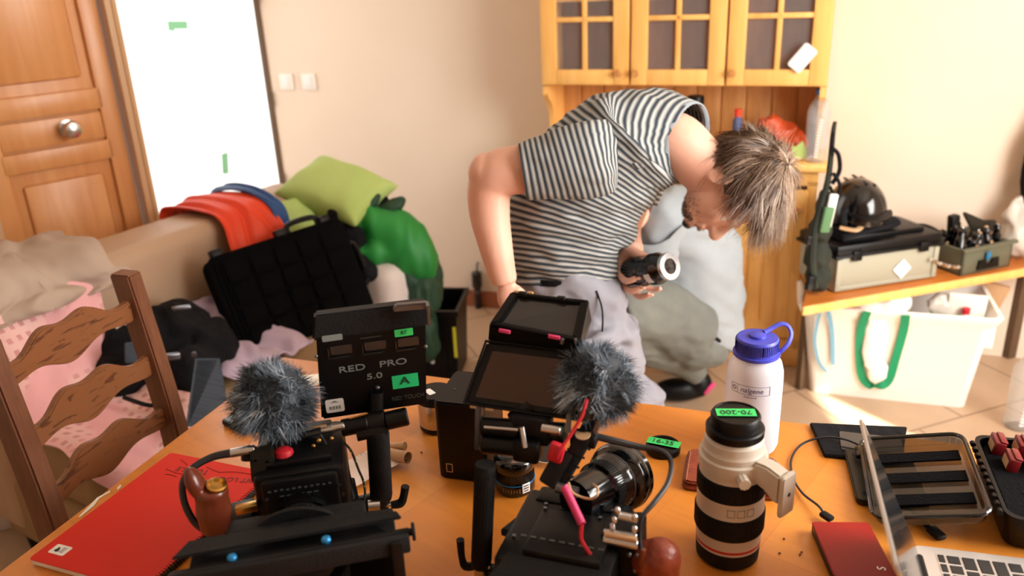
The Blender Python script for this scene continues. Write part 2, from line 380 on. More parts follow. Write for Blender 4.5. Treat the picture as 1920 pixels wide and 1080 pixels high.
def strands(bm, items, lay):
    """items: (root, dir, length, width, bend vector, tint)"""
    for root, d, L, wd, bend, tint in items:
        x, y, _ = frame_of(d); rings = []
        n = 4
        for k in range(n+1):
            t = k/n; c = root + d*L*t + bend*t*t; r = wd*(1-t*.85)
            rings.append([bm.verts.new(c + (x*cos(a)+y*sin(a))*r) for a in (0, 2.09, 4.19)])
        for k in range(n):
            for i in range(3):
                bm.faces.new((rings[k][i], rings[k][(i+1) % 3], rings[k+1][(i+1) % 3], rings[k+1][i]))
        for rg in rings:
            for v in rg: v[lay] = tint
def rnd(a, b): return random.uniform(a, b)
def rdir():
    while True:
        v = V((rnd(-1, 1), rnd(-1, 1), rnd(-1, 1)))
        if .05 < v.length < 1: return v.normalized()
def furball(name, c, r, parent, n=5200, sq=(1, 1, 1)):
    bm = B(); lay = bm.verts.layers.float.new('tint'); c = V(c); items = []
    for i in range(n):
        d = rdir(); q = noise.noise(d*2.6 + c*9); q2 = noise.noise(d*5 + V((9, 1, 2)))
        swirl = V((noise.noise(d*2+V((1, 0, 0))), noise.noise(d*2+V((0, 7, 0))), noise.noise(d*2+V((0, 0, 4)))))
        root = c + V((d.x*sq[0], d.y*sq[1], d.z*sq[2]))*r*.80
        dd = (d*.55 + swirl*1.3 + rdir()*.25).normalized()
        items.append((root, dd, r*rnd(.25, .42)*(1+q*.4), r*.012, V((0, 0, -1))*r*rnd(.02, .10) + rdir()*r*.06, min(1, max(0, .38 + q*.55 + q2*.45 + rnd(-.22, .22)))))
    strands(bm, items, lay)
    t = B(); ell(t, c, (r*.84*sq[0], r*.84*sq[1], r*.84*sq[2])); n0 = len(bm.verts); merge(bm, t, 0); bm.verts.ensure_lookup_table()
    lay = bm.verts.layers.float['tint']
    for v in bm.verts[n0:]: v[lay] = .12
    return obj(name, bm, 'fur', parent)

# ================================================================= SETTING
U = V((cos(radians(-20)), sin(radians(-20)), 0)); N = V((U.y, -U.x, 0))      # along the back wall, and out of it into the room
WP = V((-.183, 3.747, 0)); CORN = WP - U*1.02; D1 = V((-1.385, 3.09, 0)); DL = V((-2.25, 2.24, 0))
def wallseg(name, a, b, z0, z1, m, out, th=.12):
    a, b = V(a), V(b); bm = B(); d = (b-a).normalized(); n = V((-d.y, d.x, 0)); n = n if n.dot(V(out)) > 0 else -n
    vs = []
    for z in (z0, z1):
        for p in (a, b, b+n*th, a+n*th): vs.append(bm.verts.new((p.x, p.y, z)))
    for f in ((0, 1, 2, 3), (4, 7, 6, 5), (0, 4, 5, 1), (1, 5, 6, 2), (2, 6, 7, 3), (3, 7, 4, 0)): bm.faces.new([vs[i] for i in f])
    bmesh.ops.recalc_face_normals(bm, faces=bm.faces); return struct(name, bm, m, world=True, smooth=False)
bm = B(); box(bm, (0.2, 1.6, -.05), (6.4, 6.8, .1)); struct('floor', bm, 'floor', world=True, smooth=False)
bm = B(); box(bm, (-.29, 1.6, 2.66), (5.62, 6.8, .1)); struct('ceiling', bm, 'ceil', world=True, smooth=False)
RB = WP + U*((2.4-WP.x)/U.x)
wallseg('wall_back', CORN, RB + U*.13, 0, 2.61, 'wall', -N)
wallseg('wall_front', (-2.6, -1.5, 0), (2.6, -1.5, 0), 0, 2.61, 'wall', (0, -1, 0))
# right wall with an assumed, unseen window opening that lets the sun in
bm = B()
for (y0, y1, z0, z1) in ((-1.5, 2.74, 0, .9), (-1.5, 2.74, 2.19, 2.61), (-1.5, -.9, .9, 2.19), (.77, 2.74, .9, 2.19)):
    box(bm, (2.46, (y0+y1)/2, (z0+z1)/2), (.12, y1-y0, z1-z0))
struct('wall_right', bm, 'wall', world=True, smooth=False)
bm = B()
for yy in (-.88, -.35, .75): box(bm, (2.50, yy, 1.545), (.04, .04, 1.29))
for zz in (.92, 2.185): box(bm, (2.50, -.045, zz), (.04, 1.67, .04))
wn = struct('assumed_window_2', bm, 'ceil', world=True, smooth=False)  # frame bars of the assumed window, out of view
# left wall beyond the door, door wall, glazed opening
wallseg('wall_left', (-2.25, -1.5, 0), DL, 0, 2.61, 'wall', (-1, 0, 0))
e = (DL-D1).normalized(); en = V((-e.y, e.x, 0)); en = en if en.x < 0 else -en
e0, e1 = D1 + e*.022, D1 + e*.505
wallseg('wall_left', e1 + e*.06, DL, 0, 2.61, 'wall', en)
wallseg('wall_left', D1, e1 + e*.06, 2.08, 2.61, 'wall', en)
bm = B()
for a, w_ in ((D1 + e*.010, .02), (e1 + e*.03, .06)):
    box(bm, (0, 0, 0), (w_, .10, 2.1), mtx=Matrix.Translation(a + V((0, 0, 1.04))) @ Matrix.Rotation(math.atan2(e.y, e.x), 4, 'Z'))
struct('trim_1', bm, 'frame', world=True, smooth=False)
# panelled wooden door leaf
yawd = math.atan2(-e.y, -e.x)
lw = (e1-e0).length - .012
door = thing('door_1', None, None, e1 - e*.006, math.degrees(yawd)); door['kind'] = 'structure'; del door['kind']; door['kind'] = 'structure'
bm = B(); box(bm, (lw/2, .03, 1.03), (lw, .03, 2.05), bev=.004)
rails = ((.0, .10), (.945, 1.015), (1.125, 1.20), (1.93, 2.05))
for x0, x1 in ((0, .065), (lw-.065, lw)): box(bm, ((x0+x1)/2, .008, 1.03), (x1-x0, .022, 2.05), bev=.005)
for z0, z1 in rails: box(bm, (lw/2, .008, (z0+z1)/2), (lw-.10, .022, z1-z0), bev=.005)
box(bm, (lw/2, .012, .52), (lw-.20, .02, .76), bev=.012); box(bm, (lw/2, .012, 1.565), (lw-.20, .02, .65), bev=.012); box(bm, (lw/2, .010, 1.07), (lw-.13, .018, .095), bev=.006)
obj('door_leaf', bm, 'doorw', door)
bm = B(); lathe(bm, [(.030, 0), (.030, .006), (.014, .010), (.013, .030), (.026, .036), (.031, .052), (.026, .066), (.008, .072)], (lw*.60, -.001, 1.075), (0, -1, 0), 28); k_ = obj('door_knob', bm, 'chrome', door); k_['label'] = 'round polished metal knob'
bm = B(); box(bm, (.03, -.004, 1.105), (.07, .004, .012)); obj('latch_plate', bm, 'dsteel', door)
# glazed opening between D1 and the corner
g = (CORN-D1); gl = g.length; g.normalize(); yg = math.degrees(math.atan2(g.y, g.x))
wallseg('wall_left', D1, CORN, 2.2, 2.61, 'wall', (-1, .3, 0))
win = thing('window_1', None, None, D1, yg); win['kind'] = 'structure'
bm = B(); box(bm, (.012, .0, 1.1), (.024, .06, 2.2), bev=.004); box(bm, (gl/2, 0, 2.17), (gl, .06, .06)); box(bm, (gl/2, 0, .04), (gl, .06, .08))
obj('window_frame', bm, 'frame', win)
bm = B(); box(bm, (gl-.004, -.01, 1.1), (.012, .03, 2.2), bev=.002)
for z in (.55, .95, 1.42): cyl(bm, (gl-.014, -.025, z), (gl-.014, -.025, z+.07), .006, seg=10)
obj('window_hinge_post', bm, 'dframe', win)
bm = B(); box(bm, (gl/2, 0, 1.1), (gl-.08, .006, 2.1)); obj('window_pane', bm, 'cglass', win, smooth=False)
for i, (px, py, w_, h_, ry, lab) in enumerate(((331, 47, .13, .030, 4, 'upper'), (420, 307, .05, .09, 12, 'lower'))):
    d = ray(px, py); nn = V((-g.y, g.x, 0)); t = (D1 - V((0, 0, CAMZ))).dot(nn)/d.dot(nn); q = V((0, 0, CAMZ)) + d*t
    bm = B(); box(bm, (0, 0, 0), (w_, .0008, h_), (0, ry, 0)); 
    if i == 0: box(bm, (-w_*.35, .0, -.004), (w_*.3, .0009, h_), (0, ry+10, 0))
    else: box(bm, (.006, 0, .034), (.05, .0009, .02), (0, -14, 0))
    bmesh.ops.transform(bm, matrix=Matrix.Translation(q + V((.006, -.002, 0))) @ Matrix.Rotation(radians(yg), 4, 'Z'), verts=bm.verts)
    tag(obj('tape_strip', bm, 'greent_backlit', world=True, smooth=False), ('%s piece of green tape stuck on the bright glass pane' % lab), 'tape')
# baseboard
bb = WP + N*.008
bm = B(); q0, q1 = CORN, WP + U*.42
box(bm, (0, 0, 0), ((q1-q0).length, .016, .08), mtx=Matrix.Translation((q0+q1)/2 + N*.008 + V((0, 0, .04))) @ Matrix.Rotation(radians(-20), 4, 'Z')); struct('baseboard_back', bm, 'basebd', world=True, smooth=False)

def wallpt(px, py, off=0):
    d = ray(px, py); o = V((0, 0, CAMZ)); return o + d*((WP - o).dot(N)/d.dot(N)) + N*off
for i, (px, py, lab) in enumerate(((538, 153, 'left'), (580, 153, 'right'))):
    q = wallpt(px, py); bm = B(); box(bm, (0, -.006, 0), (.075, .012, .075), bev=.004)
    t = thing('light_switch', 'white wall switch, %s one of the pair by the bright doorway' % lab, 'switch', q, -20)
    obj('switch_plate', bm, 'ceil', t); bm = B(); box(bm, (0, -.013, 0), (.04, .008, .05), (4, 0, 0), bev=.002); obj('rocker', bm, 'white', t)
# black clip hanging low on the wall
q = wallpt(900, 555, .02); t = thing('black_flashlight', 'black torch hanging upright low on the cream wall beside the elbow', 'flashlight', (q.x, q.y, q.z-.06), -20)
bm = B(); lathe(bm, [(.015, 0), (.017, .01), (.017, .11), (.025, .125), (.025, .19), (.02, .195)], (0, -.008, 0), (0, 0, 1), 18); obj('torch_barrel', bm, 'blackg', t)
bm = B(); tube(bm, [(0, 0, .18), (.0, .005, .22), (0, .018, .235)], .004); obj('hook', bm, 'black', t)
bm = B(); lathe(bm, [(.0175, .09), (.0178, .10)], (0, -.008, 0), (0, 0, 1), 18); obj('grey_ring', bm, 'dsteel', t)

# ================================================================= PINE DRESSER
cab = thing('pine_dresser', 'honey pine dresser with glass doors above an open niche against the back wall', 'cabinet', (.154, 3.299, 0), -20)
W_, DP = 1.045, .25
bm = B()
box(bm, (W_/2, DP/2+.01, .045), (W_+.02, DP+.02, .09), bev=.008)                            # plinth
for x in (.015, W_-.015): box(bm, (x, DP/2+.01, .43), (.03, DP-.02, .76))
box(bm, (W_/2, DP-.006, 1.0), (W_, .012, 1.9)); box(bm, (W_/2, .015, .77), (W_, .03, .05)); box(bm, (W_/2, .015, .10), (W_, .03, .04))
for x in (.0175, W_/3, 2*W_/3, W_-.0175): box(bm, (x, .014, .42), (.035, .028, .68))
obj('carcass', bm, 'pine', cab)
bm = B(); box(bm, (W_/2, DP/2-.01, .815), (W_+.05, DP+.03, .03), bev=.007); obj('counter_top', bm, 'pine', cab)
for i in range(3):
    x0 = i*W_/3+.03; x1 = (i+1)*W_/3-.03; bm = B(); box(bm, ((x0+x1)/2, -.008, .43), (x1-x0, .018, .60), bev=.004)
    for j in range(4): box(bm, (x0+.06+j*(x1-x0-.12)/3, -.019, .43), (.045, .008, .46), bev=.003)
    d = obj('lower_door', bm, 'pine', cab); bm = B(); lathe(bm, [(.008, 0), (.008, .012), (.016, .02), (.012, .03)], (x1-.03 if i != 1 else x0+.03, -.016, .66), (0, -1, 0), 16); obj('knob', bm, 'pined', d)
# upper box
bm = B(); UZ = 1.105
box(bm, (W_/2, DP/2, UZ+.01), (W_, DP, .022)); box(bm, (W_/2, DP/2, 1.98), (W_+.04, DP+.03, .03)); box(bm, (W_/2, DP/2+.01, 1.415), (W_-.04, DP-.04, .014))
for x in (.01, W_-.01, W_/3, W_*2/3): box(bm, (x, DP/2+.004, 1.54), (.02, DP-.008, .87))
obj('upper_box', bm, 'pine', cab)
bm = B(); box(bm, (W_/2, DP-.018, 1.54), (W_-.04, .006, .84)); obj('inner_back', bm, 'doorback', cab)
bm = B()
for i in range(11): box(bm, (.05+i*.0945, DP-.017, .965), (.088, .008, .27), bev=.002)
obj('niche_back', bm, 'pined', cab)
# scroll brackets of the niche
for x in (0, W_-.022):
    pts = [(0, .0), (0, .275), (.16, .275)]
    pts = [(DP, 0), (DP, .27), (.005, .27), (.0, .235), (.015, .215), (.045, .20), (.075, .16), (.085, .11), (.075, .05), (.06, 0)]
    bm = B(); prism(bm, pts, .022, Matrix.Translation((x, 0, .832)) @ Matrix(((0, 0, 1, 0), (1, 0, 0, 0), (0, 1, 0, 0), (0, 0, 0, 1)))); obj('side_bracket', bm, 'pine', cab)
# glazed doors
for i in range(3):
    x0 = i*W_/3+.004; x1 = (i+1)*W_/3-.004; z0, z1 = UZ+.004, 1.955; st = .060; bm = B()
    for a, b in ((x0, x0+st), (x1-st, x1)): box(bm, ((a+b)/2, -.011, (z0+z1)/2), (b-a, .022, z1-z0), bev=.003)
    for a, b in ((z0, z0+.055), (z1-.055, z1)): box(bm, ((x0+x1)/2, -.011, (a+b)/2), (x1-x0-2*st, .022, b-a), bev=.003)
    xm = (x0+x1)/2; box(bm, (xm, -.010, (z0+z1)/2), (.018, .018, z1-z0-.1), bev=.003)
    for k in range(1, 4): box(bm, (xm, -.010, z0+.05+k*.187), (x1-x0-2*st, .018, .018), bev=.003)
    d = obj('glass_door', bm, 'pine', cab)
    bm = B(); box(bm, (xm, -.006, (z0+z1)/2), (x1-x0-2*st+.01, .003, z1-z0-.1)); obj('glass_panes', bm, 'cglass', d, smooth=False)
    bm = B(); kx = (x1-.035, x0+.022, x0+.022)[i]; lathe(bm, [(.007, 0), (.007, .01), (.014, .018), (.011, .028)], (kx, -.022, z0+.045), (0, -1, 0), 16); obj('knob', bm, 'pined', d)
def CL(x, y, z): return FM[cab.name] @ V((x, y, z))
# things behind the glass and in the niche
def cabthing(name, label, cat, x, y, z, group=None): return thing(name, label, cat, CL(x, y, z), -20, group)
t = cabthing('glass_jar', 'green and yellow jar on the shelf behind the middle glass door, left pane', 'jar', .475, .10, 1.423); bm = B(); lathe(bm, [(.028, 0), (.033, .01), (.033, .07), (.026, .09)], seg=20); obj('jar_body', bm, 'lime', t); bm = B(); lathe(bm, [(.028, .09), (.028, .105)], seg=20); obj('jar_lid', bm, 'yellow', t)
for x, lab in ((.575, 'left'), (.63, 'right')):
    t = cabthing('green_bottle', 'dark green bottle behind the middle glass door, right pane, %s of two' % lab, 'bottle', x, .11, 1.423); bm = B(); lathe(bm, [(.020, 0), (.022, .01), (.022, .10), (.009, .13), (.009, .16)], seg=18); obj('bottle_body', bm, 'dgreen', t); bm = B(); lathe(bm, [(.011, .155), (.011, .17)], seg=14); obj('cork', bm, 'leather', t)
t = cabthing('wine_glass', 'small stemmed glass on the shelf behind the right glass door', 'glass', .84, .08, 1.423); bm = B(); lathe(bm, [(.025, 0), (.003, .005), (.003, .05), (.022, .07), (.024, .12), (.022, .12), (.018, .075), (.001, .056)], seg=20); obj('bowl', bm, 'pet', t)
for k, (x, r) in enumerate(((.10, .045), (.225, .05))):
    t = cabthing('soup_plate', 'blue-white plate stack behind the left glass door, %s pane' % ('left', 'right')[k], 'plate', x, .1, UZ+.022); bm = B()
    lathe(bm, [(r*.6, 0), (r, .012), (r, .014), (r*.6, .005), (r*.6, .010), (r, .022), (r, .024), (r*.6, .014), (.001, .014)], seg=26); obj('plates', bm, 'greyf', t)
t = cabthing('red_dish', 'dark red dish behind the middle glass door', 'dish', .60, .1, UZ+.022); bm = B(); lathe(bm, [(.03, 0), (.045, .03), (.043, .03), (.028, .004), (.001, .004)], seg=24); obj('dish_body', bm, 'maroon', t)
t = cabthing('green_tin', 'small pale green tin behind the right glass door', 'tin', .80, .09, UZ+.022); bm = B(); box(bm, (0, 0, .012), (.06, .05, .024), bev=.004); obj('tin_body', bm, 'gpouch', t)
bm = B(); prism(bm, rrect(.055, .095, .009), .009, basis(CL(.955, -.028, 1.205), FM[cab.name].to_3x3() @ V((.77, 0, -.60)), FM[cab.name].to_3x3() @ V((.60, 0.0, .77))), bev=.002)
tag(obj('white_remote', bm, 'white', world=True), 'small white rounded box stuck slanting on the right glass door', 'device')
t = cabthing('black_jar', 'black tin with a white band standing in the dresser niche', 'tin', .578, .12, .83); bm = B(); lathe(bm, [(.032, 0), (.032, .215), (.030, .22)], seg=24, mi=0); obj('tin_body', bm, 'black', t)
bm = B(); lathe(bm, [(.033, .13), (.033, .185)], seg=24); obj('white_band', bm, 'white', t)
t = cabthing('blue_spray', 'small blue bottle with orange cap in the dresser niche', 'bottle', .74, .10, .83); bm = B(); lathe(bm, [(.016, 0), (.018, .01), (.018, .13), (.01, .15)], seg=18); obj('bottle_body', bm, 'inkb', t); bm = B(); lathe(bm, [(.014, .148), (.014, .175)], seg=14); obj('bottle_cap', bm, 'orange', t)
bm = heap([(CL(.90, .11, .90), (.075, .05, .06)), (CL(.95, .10, .88), (.05, .05, .05)), (CL(.86, .10, .95), (.045, .04, .035))], .008, 2, .014, 22, seed=3)
tag(obj('orange_bag', bm, 'obag', world=True), 'crumpled orange plastic bag in the right of the dresser niche', 'bag')
bm = B(); poly = [(0, 0), (.05, .004), (.058, .03), (.045, .068), (.02, .05), (.006, .055)]
prism(bm, poly, .003, basis(CL(.945, .02, .833), FM[cab.name].to_3x3() @ V((1, 0, .15)), V((0, 0, 1)))); tag(obj('leaflet', bm, 'lime', world=True), 'lime and white folded leaflet on the dresser counter beside the bottle', 'leaflet')
# clear water bottle on the counter
def water_bottle(loc, label, h, r, cap, name='water_bottle'):
    t = thing(name, label, 'bottle', loc); bm = B(); prof = [(r*.8, 0), (r, .012)]
    n = 9
    for k in range(n):
        z = .02 + k*(h*.45/n); prof += [(r, z), (r*.95, z+h*.45/n*.5)]
    prof += [(r, h*.52), (r, h*.66), (r*.92, h*.74), (r*.62, h*.84), (r*.36, h*.91), (r*.34, h*.94)]
    lathe(bm, prof, seg=28); obj('bottle_body', bm, 'pet', t)
    bm = B(); lathe(bm, [(r*.40, h*.925), (r*.42, h*.93), (r*.42, h*.995), (r*.38, h)], seg=24); obj('bottle_cap', bm, cap, t)
    bm = B()
    for k in range(13): box(bm, (r*1.0*cos(-1.9+.02*k), r*1.0*sin(-1.9+.02*k), h*.10 + k*h*.042), (.013, .003, h*.022), (0, 0, -18))
    obj('label_print', bm, 'white', t, smooth=False)
    return t
water_bottle(CL(W_-.018, .03, .83), 'clear water bottle with a blue cap on the corner of the dresser counter', .262, .040, 'bcap')

# ================================================================= BENCH SIDE
BY = 16.3; bu = V((cos(radians(BY)), sin(radians(BY)), 0)); bn = V((-bu.y, bu.x, 0))
bench = thing('pine_bench', 'low pine plank bench carrying cases and tools, skewed beside the dresser', 'bench', (.95, 2.495, 0), BY)
bm = B(); prism(bm, [(0, 0), (1.24, 0), (1.24, .24), (.21, .26)], .028, Matrix.Translation((0, 0, .433)), bev=.004); obj('plank', bm, 'tabled', bench)  # darker wood paints in the shade on the plank top
bm = B(); box(bm, (.62, -.004, .447), (1.24, .010, .030), bev=.002); obj('lit_front_edge', bm, 'pine', bench)  # pale strip paints in the light along the front of the plank
for x, y, w_ in ((.20, .235, .02), (1.12, .17, .04)):
    bm = B(); box(bm, (x, y, .217), (w_, w_*1.5, .433), bev=.003); obj('leg', bm, 'dframe', bench)
def BL(x, y, z=.461): return FM[bench.name] @ V((x, y, z))
# grey-green hard case with black lid
case = thing('hard_case', 'grey-green hard case with black lid and white diamond sticker, on the bench under the helmet', 'case', V((1.093, 2.598, .461)), 14.3)
cw, cd, ch = .405, .215, .125
bm = B(); box(bm, (cw/2, cd/2, ch/2), (cw, cd, ch), bev=.012); box(bm, (cw/2, cd/2, .012), (cw*.96, cd*1.02, .016), bev=.004)
for x in (.01, cw-.01): box(bm, (x, .0, ch/2), (.02, .012, ch*.9), bev=.003)
obj('case_body', bm, 'caseg', case)
bm = B(); box(bm, (cw/2, cd/2, ch+.022), (cw+.012, cd+.012, .045), bev=.012); box(bm, (cw/2, cd/2, ch+.005), (cw+.024, cd+.024, .012), bev=.004); box(bm, (cw/2, cd/2, ch+.05), (cw*.8, cd*.7, .02), bev=.006); obj('case_lid', bm, 'black', case)
for x in (.07, .335):
    bm = B(); box(bm, (x, -.010, ch+.004), (.035, .012, .035), bev=.003); obj('latch', bm, 'black', case)
bm = B(); box(bm, (0, 0, 0), (.052, .002, .052), (0, 45, 0)); bmesh.ops.translate(bm, vec=(.262, -.004, .055), verts=bm.verts); obj('diamond_sticker', bm, 'white', case, smooth=False)
bm = B(); box(bm, (cw+.003, .05, .075), (.004, .03, .05), bev=.001); obj('side_label', bm, 'white', case)
bm = B(); tube(bm, [(cw+.014, .03, ch+.02), (cw+.03, .05, ch+.03), (cw+.035, .12, ch+.03), (cw+.014, .16, ch+.02)], .006); obj('side_handle', bm, 'black', case)
def KL(x, y, z): return FM[case.name] @ V((x, y, z))
# pad on the case and helmet
bm = B(); prism(bm, rrect(.25, .16, .02), .028, Matrix.Translation(KL(.145, .105, ch+.062)) @ Matrix.Rotation(radians(BY+3), 4, 'Z') @ Matrix.Rotation(radians(-3), 4, 'Y'), bev=.008)
tag(obj('black_pouch', bm, 'blackf', world=True), 'flat black pouch on the hard case lid beneath the helmet', 'pouch')
hel = thing('helmet', 'glossy black riding helmet with visor peak on top of the hard case', 'helmet', KL(.135, .105, ch+.091), BY-100)
bm = B(); 
def dome(s, t_): 
    a = s*2*pi; 
    el = t_*pi*.55; r = .098*sin(el); x = r*cos(a)*1.15; y = r*sin(a)*.95; z = .035 + .112*cos(el)
    if el > 1.2: z -= (el-1.2)*.10*(1 if cos(a) < .2 else .2)
    return V((x, y, z))
rings = [[dome(i/40, k/14) for i in range(40)] for k in range(14, 0, -1)]; rings.append([V((0, 0, .1475))+V((cos(i*.157)*.001, sin(i*.157)*.001, 0)) for i in range(40)])
loft(bm, rings); bmesh.ops.recalc_face_normals(bm, faces=bm.faces); obj('shell', bm, 'blackg', hel)
bm = B()
prism(bm, [(.085*cos(a)+.03, .080*sin(a)) for a in [radians(x) for x in range(-80, 81, 10)]] + [(.045, .06), (.06, 0), (.045, -.06)], .005, Matrix.Translation((.035, 0, .058)) @ Matrix.Rotation(radians(12), 4, 'Y'), bev=.001); obj('peak', bm, 'black', hel)
for y in (-.03, .0, .03):
    bm = B(); box(bm, (0, y, .143-abs(y)*.25), (.10, .010, .006), (0, 4, 0), bev=.002); obj('vent_rib', bm, 'black', hel)
bm = B(); tube(bm, [(.01, -.09, .03), (-.02, -.07, .0), (-.03, 0, -.0), (-.02, .07, .0), (.01, .09, .03)], .005, flat=(1.6, .6)); obj('chin_strap', bm, 'black', hel)
bm = B(); lathe(bm, [(.014, 0), (.014, .004), (.004, .006)], (.0, .094, .055), (0, 1, 0), 16); obj('side_rivet', bm, 'dsteel', hel)
bm = B(); tube(bm, [KL(.02, .03, ch+.098), KL(.06, .0, ch+.093), KL(.10, .02, ch+.10)], .010, flat=(1, .5)); tag(obj('skin_tone_strap', bm, 'frame', world=True), 'small beige strap end lying on the black pouch', 'strap')
# open grey tool box with tools
tb = thing('tool_box', 'open grey tool box heaped with black gear on the right of the bench', 'toolbox', BL(.66, .02), BY+4)
bm = B(); w_, d_, h_ = .235, .18, .095
for c, s_ in (((w_/2, d_/2, .005), (w_, d_, .01)), ((w_/2, .006, h_/2), (w_, .012, h_)), ((w_/2, d_-.006, h_/2), (w_, .012, h_)), ((.006, d_/2, h_/2), (.012, d_, h_)), ((w_-.006, d_/2, h_/2), (.012, d_, h_))): box(bm, c, s_, bev=.003)
box(bm, (w_/2, -.002, h_), (w_+.02, .02, .012), bev=.003); box(bm, (w_/2, d_+.002, h_), (w_+.02, .02, .012), bev=.003)
obj('box_shell', bm, 'tbox', tb)
bm = B(); prism(bm, [(x*.05, z*.03) for x, z in ((-1, -1), (1, -1), (.9, .2), (.3, .2), (.25, -.3), (-.25, -.3), (-.3, .2), (-.9, .2))], .004, Matrix.Translation((w_/2, -.006, .045)) @ Matrix.Rotation(radians(90), 4, 'X')); obj('handle_recess', bm, 'black', tb)
bm = B(); box(bm, (w_/2-.012, -.012, .065), (.018, .006, .028), bev=.002); obj('blue_latch', bm, 'bluean', tb)
def TL(x, y, z): return FM[tb.name] @ V((x, y, z))
random.seed(5)
for i in range(9):
    x = .03 + (i % 5)*.043; y = .045 + (i//5)*.07; r0 = rnd(.016, .022); tilt = V((rnd(-.35, .35), rnd(-.3, .3), 1)).normalized(); L = rnd(.06, .085)
    o = TL(x, y, .075); t = thing('clamp_tool', 'black clamp with pale screws, one of the pile in the grey tool box', 'clamp', o, BY, 'clamps heaped in the tool box')
    bm = B(); lathe(bm, [(r0, 0), (r0, L*.5), (r0*.7, L*.6), (r0*.7, L*.8), (r0*.9, L*.85), (r0*.5, L)], (0, 0, 0), tilt, 12); obj('clamp_body', bm, 'blackg', t)
    bm = B(); cyl(bm, tilt*L*.3 + V((0, -r0*1.1, 0)), tilt*L*.3 + V((0, -r0*1.3, .0)), .006, seg=10); cyl(bm, tilt*L*.9, tilt*(L*1.04), .006, seg=10); obj('screw', bm, 'frame' if i % 2 else 'chrome', t)
t = thing('battery_block', 'black battery block sticking up from the left of the tool box', 'battery', TL(.06, .11, .08), BY); bm = B(); box(bm, (0, 0, .06), (.035, .03, .10), (0, -8, 0), bev=.006); obj('grip_block', bm, 'black', t)
bm = B(); box(bm, (0, -.016, .05), (.012, .006, .03)); obj('slot', bm, 'blackg', t)
bm = B(); prism(bm, [(0, 0), (.11, -.015), (.12, .01), (.10, .03), (.05, .035), (-.035, .075), (-.04, .068)], .012, Matrix.Translation(TL(.135, .10, .12)) @ Matrix.Rotation(radians(BY), 4, 'Z') @ Matrix.Rotation(radians(80), 4, 'X'), bev=.003); tag(obj('wedge_bracket', bm, 'olive', world=True), 'pointed dark metal bracket on top of the tool pile', 'bracket')
# chain between case and tool box
bm = B()
for i in range(7):
    p = BL(.535 + i*.017, .03 - .003*i, .54 - i*.011 + .0008*i*i); lathe(bm, [(.004, -.003), (.008, -.002), (.008, .002), (.004, .003)], p, (1 if i % 2 else 0, 1, .3), 10)
tag(obj('steel_chain', bm, 'chrome', world=True), 'short chain of bright steel links between hard case and tool box', 'chain')
# plastic bag
bm = heap([(BL(.99, .10, .54), (.07, .07, .075)), (BL(.985, .12, .61), (.045, .045, .05)), (BL(.99, .13, .655), (.025, .02, .04))], .008, 3, .022, 16, (1, 1, .5), 9)
zmin = min(v.co.z for v in bm.verts); bmesh.ops.translate(bm, vec=(0, 0, .463-zmin), verts=bm.verts)
tag(obj('plastic_bag', bm, 'pbag', world=True), 'crumpled translucent plastic bag on the right end of the bench', 'bag')
# dark hanging shape added for the shading at the right wall edge
q = wallpt(1921, 300, .10); bm = heap([((q.x+.03, q.y, q.z-.02), (.05, .05, .20)), ((q.x+.05, q.y, q.z+.15), (.03, .04, .12))], .010, 3, .012, 10, (2, 2, .5), 2)
tag(obj('dark_edge_shape', bm, 'blackf', world=True), 'dark hanging shape added for the shaded wall edge at the right of the room', 'coat')
# olive kit leaning between dresser and case
kit = thing('kit_bag', 'olive and black long kit bag leaning upright between dresser side and hard case', 'bag', (1.00, 2.56, .461), 10)
def kc(px, py, dy=0): return FM[kit.name].inverted() @ D(px, py, 2.57+dy)
bm = B()
for (px, py, r) in ((1534, 520, .046), (1532, 480, .046), (1538, 430, .038), (1546, 385, .028)): ell(bm, kc(px, py, .02), (r, .035, .055))
bm = crumple(fuse(bm, .007, 3), .010, 18, seed=4)
zmn = min(v.co.z for v in bm.verts)
for v in bm.verts: v.co.z = max(v.co.z, 0.001)
obj('bag_body', bm, 'ogreen', kit)
bm = B(); tube(bm, [kc(1528, 540, -.02), kc(1522, 480, -.02), kc(1530, 420, -.02), kc(1552, 340, 0), kc(1562, 250, .04), kc(1566, 228, .05)], [.012, .014, .013, .010, .008, .006]); obj('rolled_stand', bm, 'ogreen', kit)
bm = B(); tube(bm, [kc(1560, 345, 0), kc(1574, 320, 0), kc(1572, 290, 0), kc(1560, 275, .0), kc(1562, 250, .03)], .007); tube(bm, [kc(1556, 350, -.01), kc(1570, 375, -.01), kc(1574, 345, -.01), kc(1562, 325, -.01)], .006); obj('strap', bm, 'blackf', kit)
bm = B(); box(bm, kc(1550, 412, -.035), (.034, .015, .085), (0, 8, 0), bev=.005); obj('green_pocket', bm, 'gpouch', kit)
bm = B(); box(bm, kc(1557, 395, -.028), (.030, .012, .11), (0, 8, 0), bev=.005); obj('white_panel', bm, 'white', kit)
bm = B(); box(bm, kc(1520, 530, -.03), (.03, .02, .05), (0, 8, 0), bev=.004); obj('buckle', bm, 'black', kit)
bm = B(); box(bm, kc(1517, 450, -.03), (.022, .016, .03), (0, 8, 0), bev=.004); obj('buckle', bm, 'black', kit)

